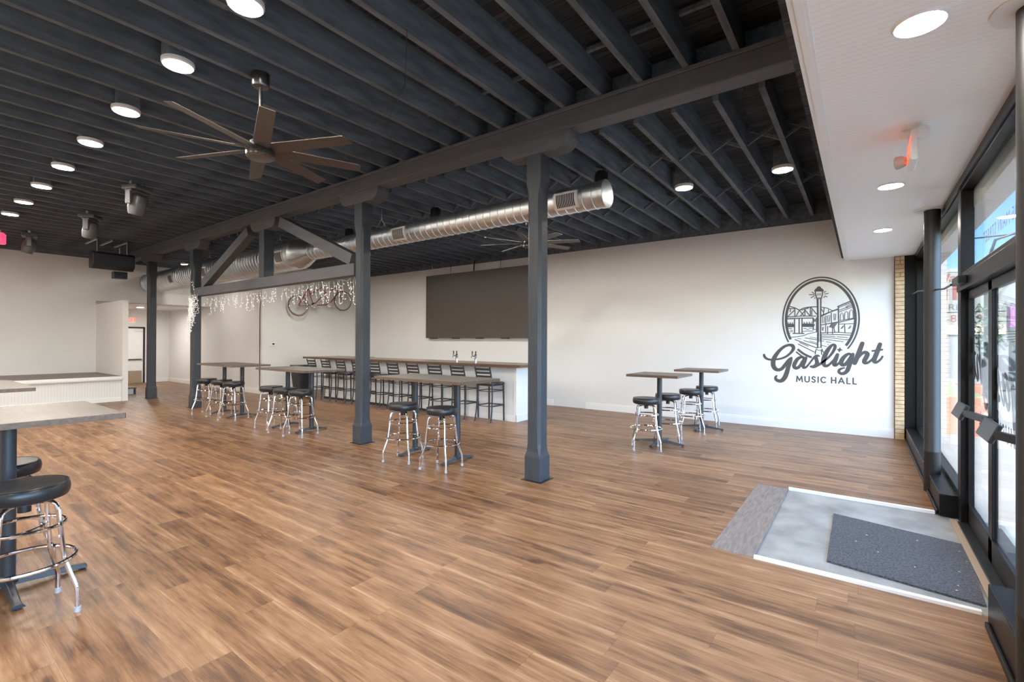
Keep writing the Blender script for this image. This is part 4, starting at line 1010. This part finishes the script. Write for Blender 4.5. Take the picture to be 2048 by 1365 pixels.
ln(A_, 32, [(1433,0),(1433,320)]); ln(A_, 26, [(1514,0),(1516,320)])
ln(A_, 14, [(1420,312),(1530,312)]); ln(A_, 16, [(1398,352),(1430,378),(1475,385),(1520,376),(1545,352)], smooth=True)
ln(A_, 22, [(1388,372),(1368,480)], [(1540,368),(1572,432)], [(1522,395),(1532,490)])
ln(A_, 20, [(870,118),(1410,328)], [(950,232),(1345,428)]); ln(A_, 16, [(1080,142),(1410,238)], [(1120,80),(1412,124)], [(980,190),(1200,286)]); ln(A_, 12, [(1240,55),(1412,88)], [(1228,152),(1412,208)], [(930,90),(1025,106)])
ln(B_, 15, [(285,28),(620,42)], [(672,48),(942,70)], [(285,60),(600,82),(900,128)], [(285,102),(830,172)], [(285,262),(412,292)], [(400,172),(520,192)], [(290,152),(345,158)], [(900,116),(945,118)], [(440,240),(465,243)])
ln(D_, 20, [(422,668),(712,545)], [(438,670),(446,1210)], [(80,872),(250,790),(425,728)]); ln(D_, 13, [(445,690),(712,575)], [(455,745),(742,640)], [(462,778),(745,672)], [(80,850),(415,718)])
ln(D_, 9, [(590,662),(715,600)], [(598,680),(725,618)], [(606,698),(735,636)])
ln(D_, 18, [(80,1055),(430,990)], [(450,1000),(782,918)]); ln(D_, 13, [(455,1035),(785,1025)], [(455,968),(780,905)])
for q in ([(478,958),(480,840),(510,795),(540,830),(545,948)], [(568,942),(574,805),(606,762),(640,800),(642,930)], [(668,920),(675,775),(708,730),(742,770),(752,900)]): ln(D_, 12, q)
ln(D_, 12, [(105,885),(145,880),(140,1010),(108,1015),(105,885)], [(215,860),(262,850),(250,985),(220,992),(215,860)], [(345,825),(385,820),(378,950),(350,958),(345,825)], [(98,1100),(100,1160),(112,1180),(128,1100)])
ln(D_, 15, [(178,860),(170,1200)], [(290,800),(292,1000)], [(570,1035),(578,1210)], [(215,1080),(212,1240)], [(318,1110),(316,1240)], [(345,1108),(365,1210)], [(80,1215),(440,1210),(740,1228)], [(80,1245),(700,1266)])
ln(D_, 13, [(250,1097),(348,1106)], [(250,1097),(305,1020)], [(348,1106),(412,1010)]); ln(D_, 8, *[[(268+k*16, 1092), (322+k*17, 1012)] for k in range(5)])
ln(D_, 10, [(490,1130),(545,1065)], [(510,1130),(552,1080)], [(645,1135),(695,1065)], [(665,1135),(706,1085)])
ln(D_, 16, [(80,680),(200,700),(310,752)], [(140,700),(122,850)], [(80,720),(128,790)], [(232,740),(232,790)])
em.m.build('oval_emblem', M['mural'], mu)
lx, lz = onwall(1555+868/10.5, 550+416/10.5)
text_obj('lamp_number', '205', .052, M['mural'], (lx, -.0006, lz), (PI/2, 0, 0), mu, bold=.001, shear=.15)

# ------------------------------------------------------------------ emergency light on the soffit
eg = thing('emergency_light', 'white combined exit sign and twin-head emergency light hanging from the soffit', 'exit sign', (.27, 4.20, ZS))
B(-.06, .06, -.05, .05, -.03, 0).build('ceiling_plate', M['white'], eg, bevel=.006)
MB().box(-.018, .022, -.14, .14, -.235, -.03).build('sign_body', M['white'], eg, bevel=.008)
text_obj('exit_letters', 'EXIT', .15, M['exitred'], (-.0195, 0, -.14), (PI/2, 0, -PI/2), eg, bold=.006)
for y, z in ((-.12, -.06), (.13, -.16)):
    hh = MB().lathe([(.0, -.03), (.03, -.025), (.042, .0), (.046, .03), (.04, .036), (0, .034)], (0,0,0), 'X', n=20).build('lamp_head', M['sensor'] if y > 0 else M['white'], eg)
    hh.location = (-.05 if y > 0 else .03, y, z); hh.rotation_euler = (0, 0, .5 if y < 0 else PI-.3)

# ------------------------------------------------------------------ lettering on the glass
dg = thing('door_lettering', 'dark script lettering on the outside of the entrance glass, seen from behind', 'lettering', (0, 0, 0))
d1 = script.copy(); COL.objects.link(d1); d1.name = 'script_lettering'; d1.parent = dg; d1.data = script.data.copy(); d1.data.materials.clear(); d1.data.materials.append(M['decal'])
d1.rotation_euler = (0, 0, PI/2); d1.location = (.7635, 5.4, 0.05)
text_obj('capital_lettering', 'MUSIC  HALL', .16, M['decal'], (.7635, 4.8, .98), (PI/2, 0, PI/2), dg, bold=.004, spacing=1.25)
text_obj('street_number', '205 MAIN STREET', .13, M['decalred'], (.7725, 4.72, 2.42), (PI/2, 0, PI/2), None, spacing=1.1)
tag(bpy.data.objects['street_number'], 'faint reddish street address lettering on the glass above the doors, seen from behind', 'lettering')

# ------------------------------------------------------------------ outside
struct(B(.80, 4.2, -20, 60, -.12, -.05).build('ground_sidewalk', M['sidewalk']))
struct(B(4.2, 16, -20, 60, -.25, -.17).build('ground_street', M['asphalt']))
struct(B(16, 40, -20, 60, -.2, -.1).build('ground_far', M['sidewalk']))
struct(B(-30, .80, 10.6, 60, -.2, -.06).build('ground_side', M['sidewalk']))
struct(B(.0, 1.1, 10.45, 10.8, -.1, 4.6).build('wall_outer_corner', M['brickfar']))
fb = thing('restaurant_building', 'pale low building down the street with a large painted restaurant sign', 'building', (0, 30, 0))
B(1.6, 6.2, 0, 8, -.1, 4.95).build('facade', M['whitewall'], fb)
B(1.5, 6.3, -.15, 8.1, 4.9, 5.05).build('cornice', M['brickfar'], fb)
B(2.3, 5.1, -.12, 0, 3.05, 4.95).build('sign_panel', M['signboard'], fb)
B(2.3, 5.1, -.11, 0, 2.45, 3.0).build('number_panel', M['signboard'], fb)
B(2.3, 5.1, -.10, 0, 2.0, 2.45).build('lower_band', M['signtan'], fb)
text_obj('sign_script', 'Main', .55, M['signred'], (3.3, -.125, 4.62), (PI/2, 0, 0), fb, shear=.3)
text_obj('sign_letters', 'FAMILY RESTAURANT', .42, M['signgrey'], (3.75, -.125, 3.25), (PI/2, 0, 0), fb)
for x in (3.02, 3.35, 4.5): B(x, x+.16, -.13, -.12, 3.6, 4.25).build('sign_stripe', M['signred'], fb)
text_obj('sign_number', '0-88   90', .48, M['signred'], (3.75, -.115, 2.72), (PI/2, 0, 0), fb)
text_obj('sign_word', 'PI', .4, M['signred'], (4.4, -.105, 2.2), (PI/2, 0, 0), fb)
B(5.15, 5.75, -.6, 0, 2.3, 3.2).build('awning', M['awning'], fb)
B(5.2, 6.0, -.03, 0, -.1, 2.2).build('shop_window', M['darkglass'], fb)
b2 = thing('far_building', 'grey two-storey building far across the street', 'building', (0, 0, 0))
B(17, 24, 20, 58, -.1, 7).build('facade', M['brickfar'], b2)
B(16.9, 17, 20, 58, .8, 2.6).build('shop_window', M['darkglass'], b2)
pl_ = thing('brick_planter', 'low reddish brick planter with dry grass beyond the far window', 'planter', (0, 0, 0))
B(1.0, 1.75, 11.6, 15.0, -.06, .62).build('planter_wall', M['planter'], pl_)
B(1.05, 1.70, 11.65, 14.95, .62, .66).build('soil', M['grass'], pl_)
pl2 = B(1.95, 2.55, 16.2, 17.0, -.06, .55).build('flower_pot', M['planter'], bevel=.03); tag(pl2, 'terracotta-coloured block planter on the sidewalk beyond the door glass', 'planter')
lp = thing('street_lamp', 'black cast street lamp post on the sidewalk beyond the doors', 'street lamp', (2.05, 13.6, -.05))
MB().lathe([(.17, 0), (.17, .12), (.12, .2), (.10, .5), (.07, .6), (.055, 1.2), (.05, 3.3), (.07, 3.35)], n=16).build('pole', M['black'], lp)
MB().tube([(0,0,3.3), (.12,0,3.75), (.4,0,3.85), (.55,0,3.6)], .025, 8).lathe([(.0, 3.62), (.1, 3.58), (.16, 3.4), (.12, 3.3), (0, 3.25)], (.55, 0, 0), n=14).build('lamp_head', M['black'], lp)
bs_ = MB(); random.seed(11)
for k in range(260):
    a, h_, r_ = random.uniform(0, 2*PI), random.uniform(-.45, .45), random.uniform(0, 1)
    rr = .26*math.sqrt(max(0, 1-(h_/.5)**2))*r_**.5; c = Vector((rr*math.cos(a), rr*math.sin(a), 1.95+h_)); d = Vector((random.uniform(-1,1), random.uniform(-1,1), random.uniform(-1,1))).normalized()*.05; e = d.orthogonal().normalized()*.02
    bs_.add([c-d, c+e, c+d, c-e], [(0,1,2,3)])
bs_.build('wreath_foliage', M['leaf'], lp)
cr = thing('parked_car', 'dark grey car parked across the street, glimpsed through the door glass', 'car', (5.6, 24, -.17))
MB().prism([(-.9,.25),(.9,.25),(.9,.75),(.75,.9),(.62,1.4),(-.62,1.4),(-.75,.9),(-.9,.75)], -2.1, 2.1, 'XZ').build('body', M['carblue'], cr, bevel=.08)
MB().prism([(-.66,.95),(.66,.95),(.56,1.34),(-.56,1.34)], -2.13, 1.0, 'XZ').build('windscreen', M['darkglass'], cr)
for x in (-.8, .8):
    for y in (-1.3, 1.3): MB().lathe([(.0, -.1), (.30, -.1), (.32, -.07), (.32, .07), (.30, .1), (0, .1)], (x, y, .32), 'X', n=20).build('wheel', M['tyre'], cr)
tag(MB().tube([(-5, 26, 6.0), (3, 26, 5.75), (15.4, 26, 5.95)], .03, 6).build('overhead_cable', M['black']), 'dark overhead cable crossing the sky outside the windows', 'cable')
for y, lb in ((26.0, 'wooden utility pole standing by the far side of the street'),):
    t = MB().lathe([(.14, 0), (.10, 7.5)], (15.5, y, -.17), n=12).build('utility_pole', M['board']); tag(t, lb, 'pole')
    q = MB().lathe([(.14, 0), (.10, 7.5)], (-4.8, y, -.17), n=12).build('utility_pole', M['board']); tag(q, 'wooden utility pole on the near side beyond the building corner', 'pole')
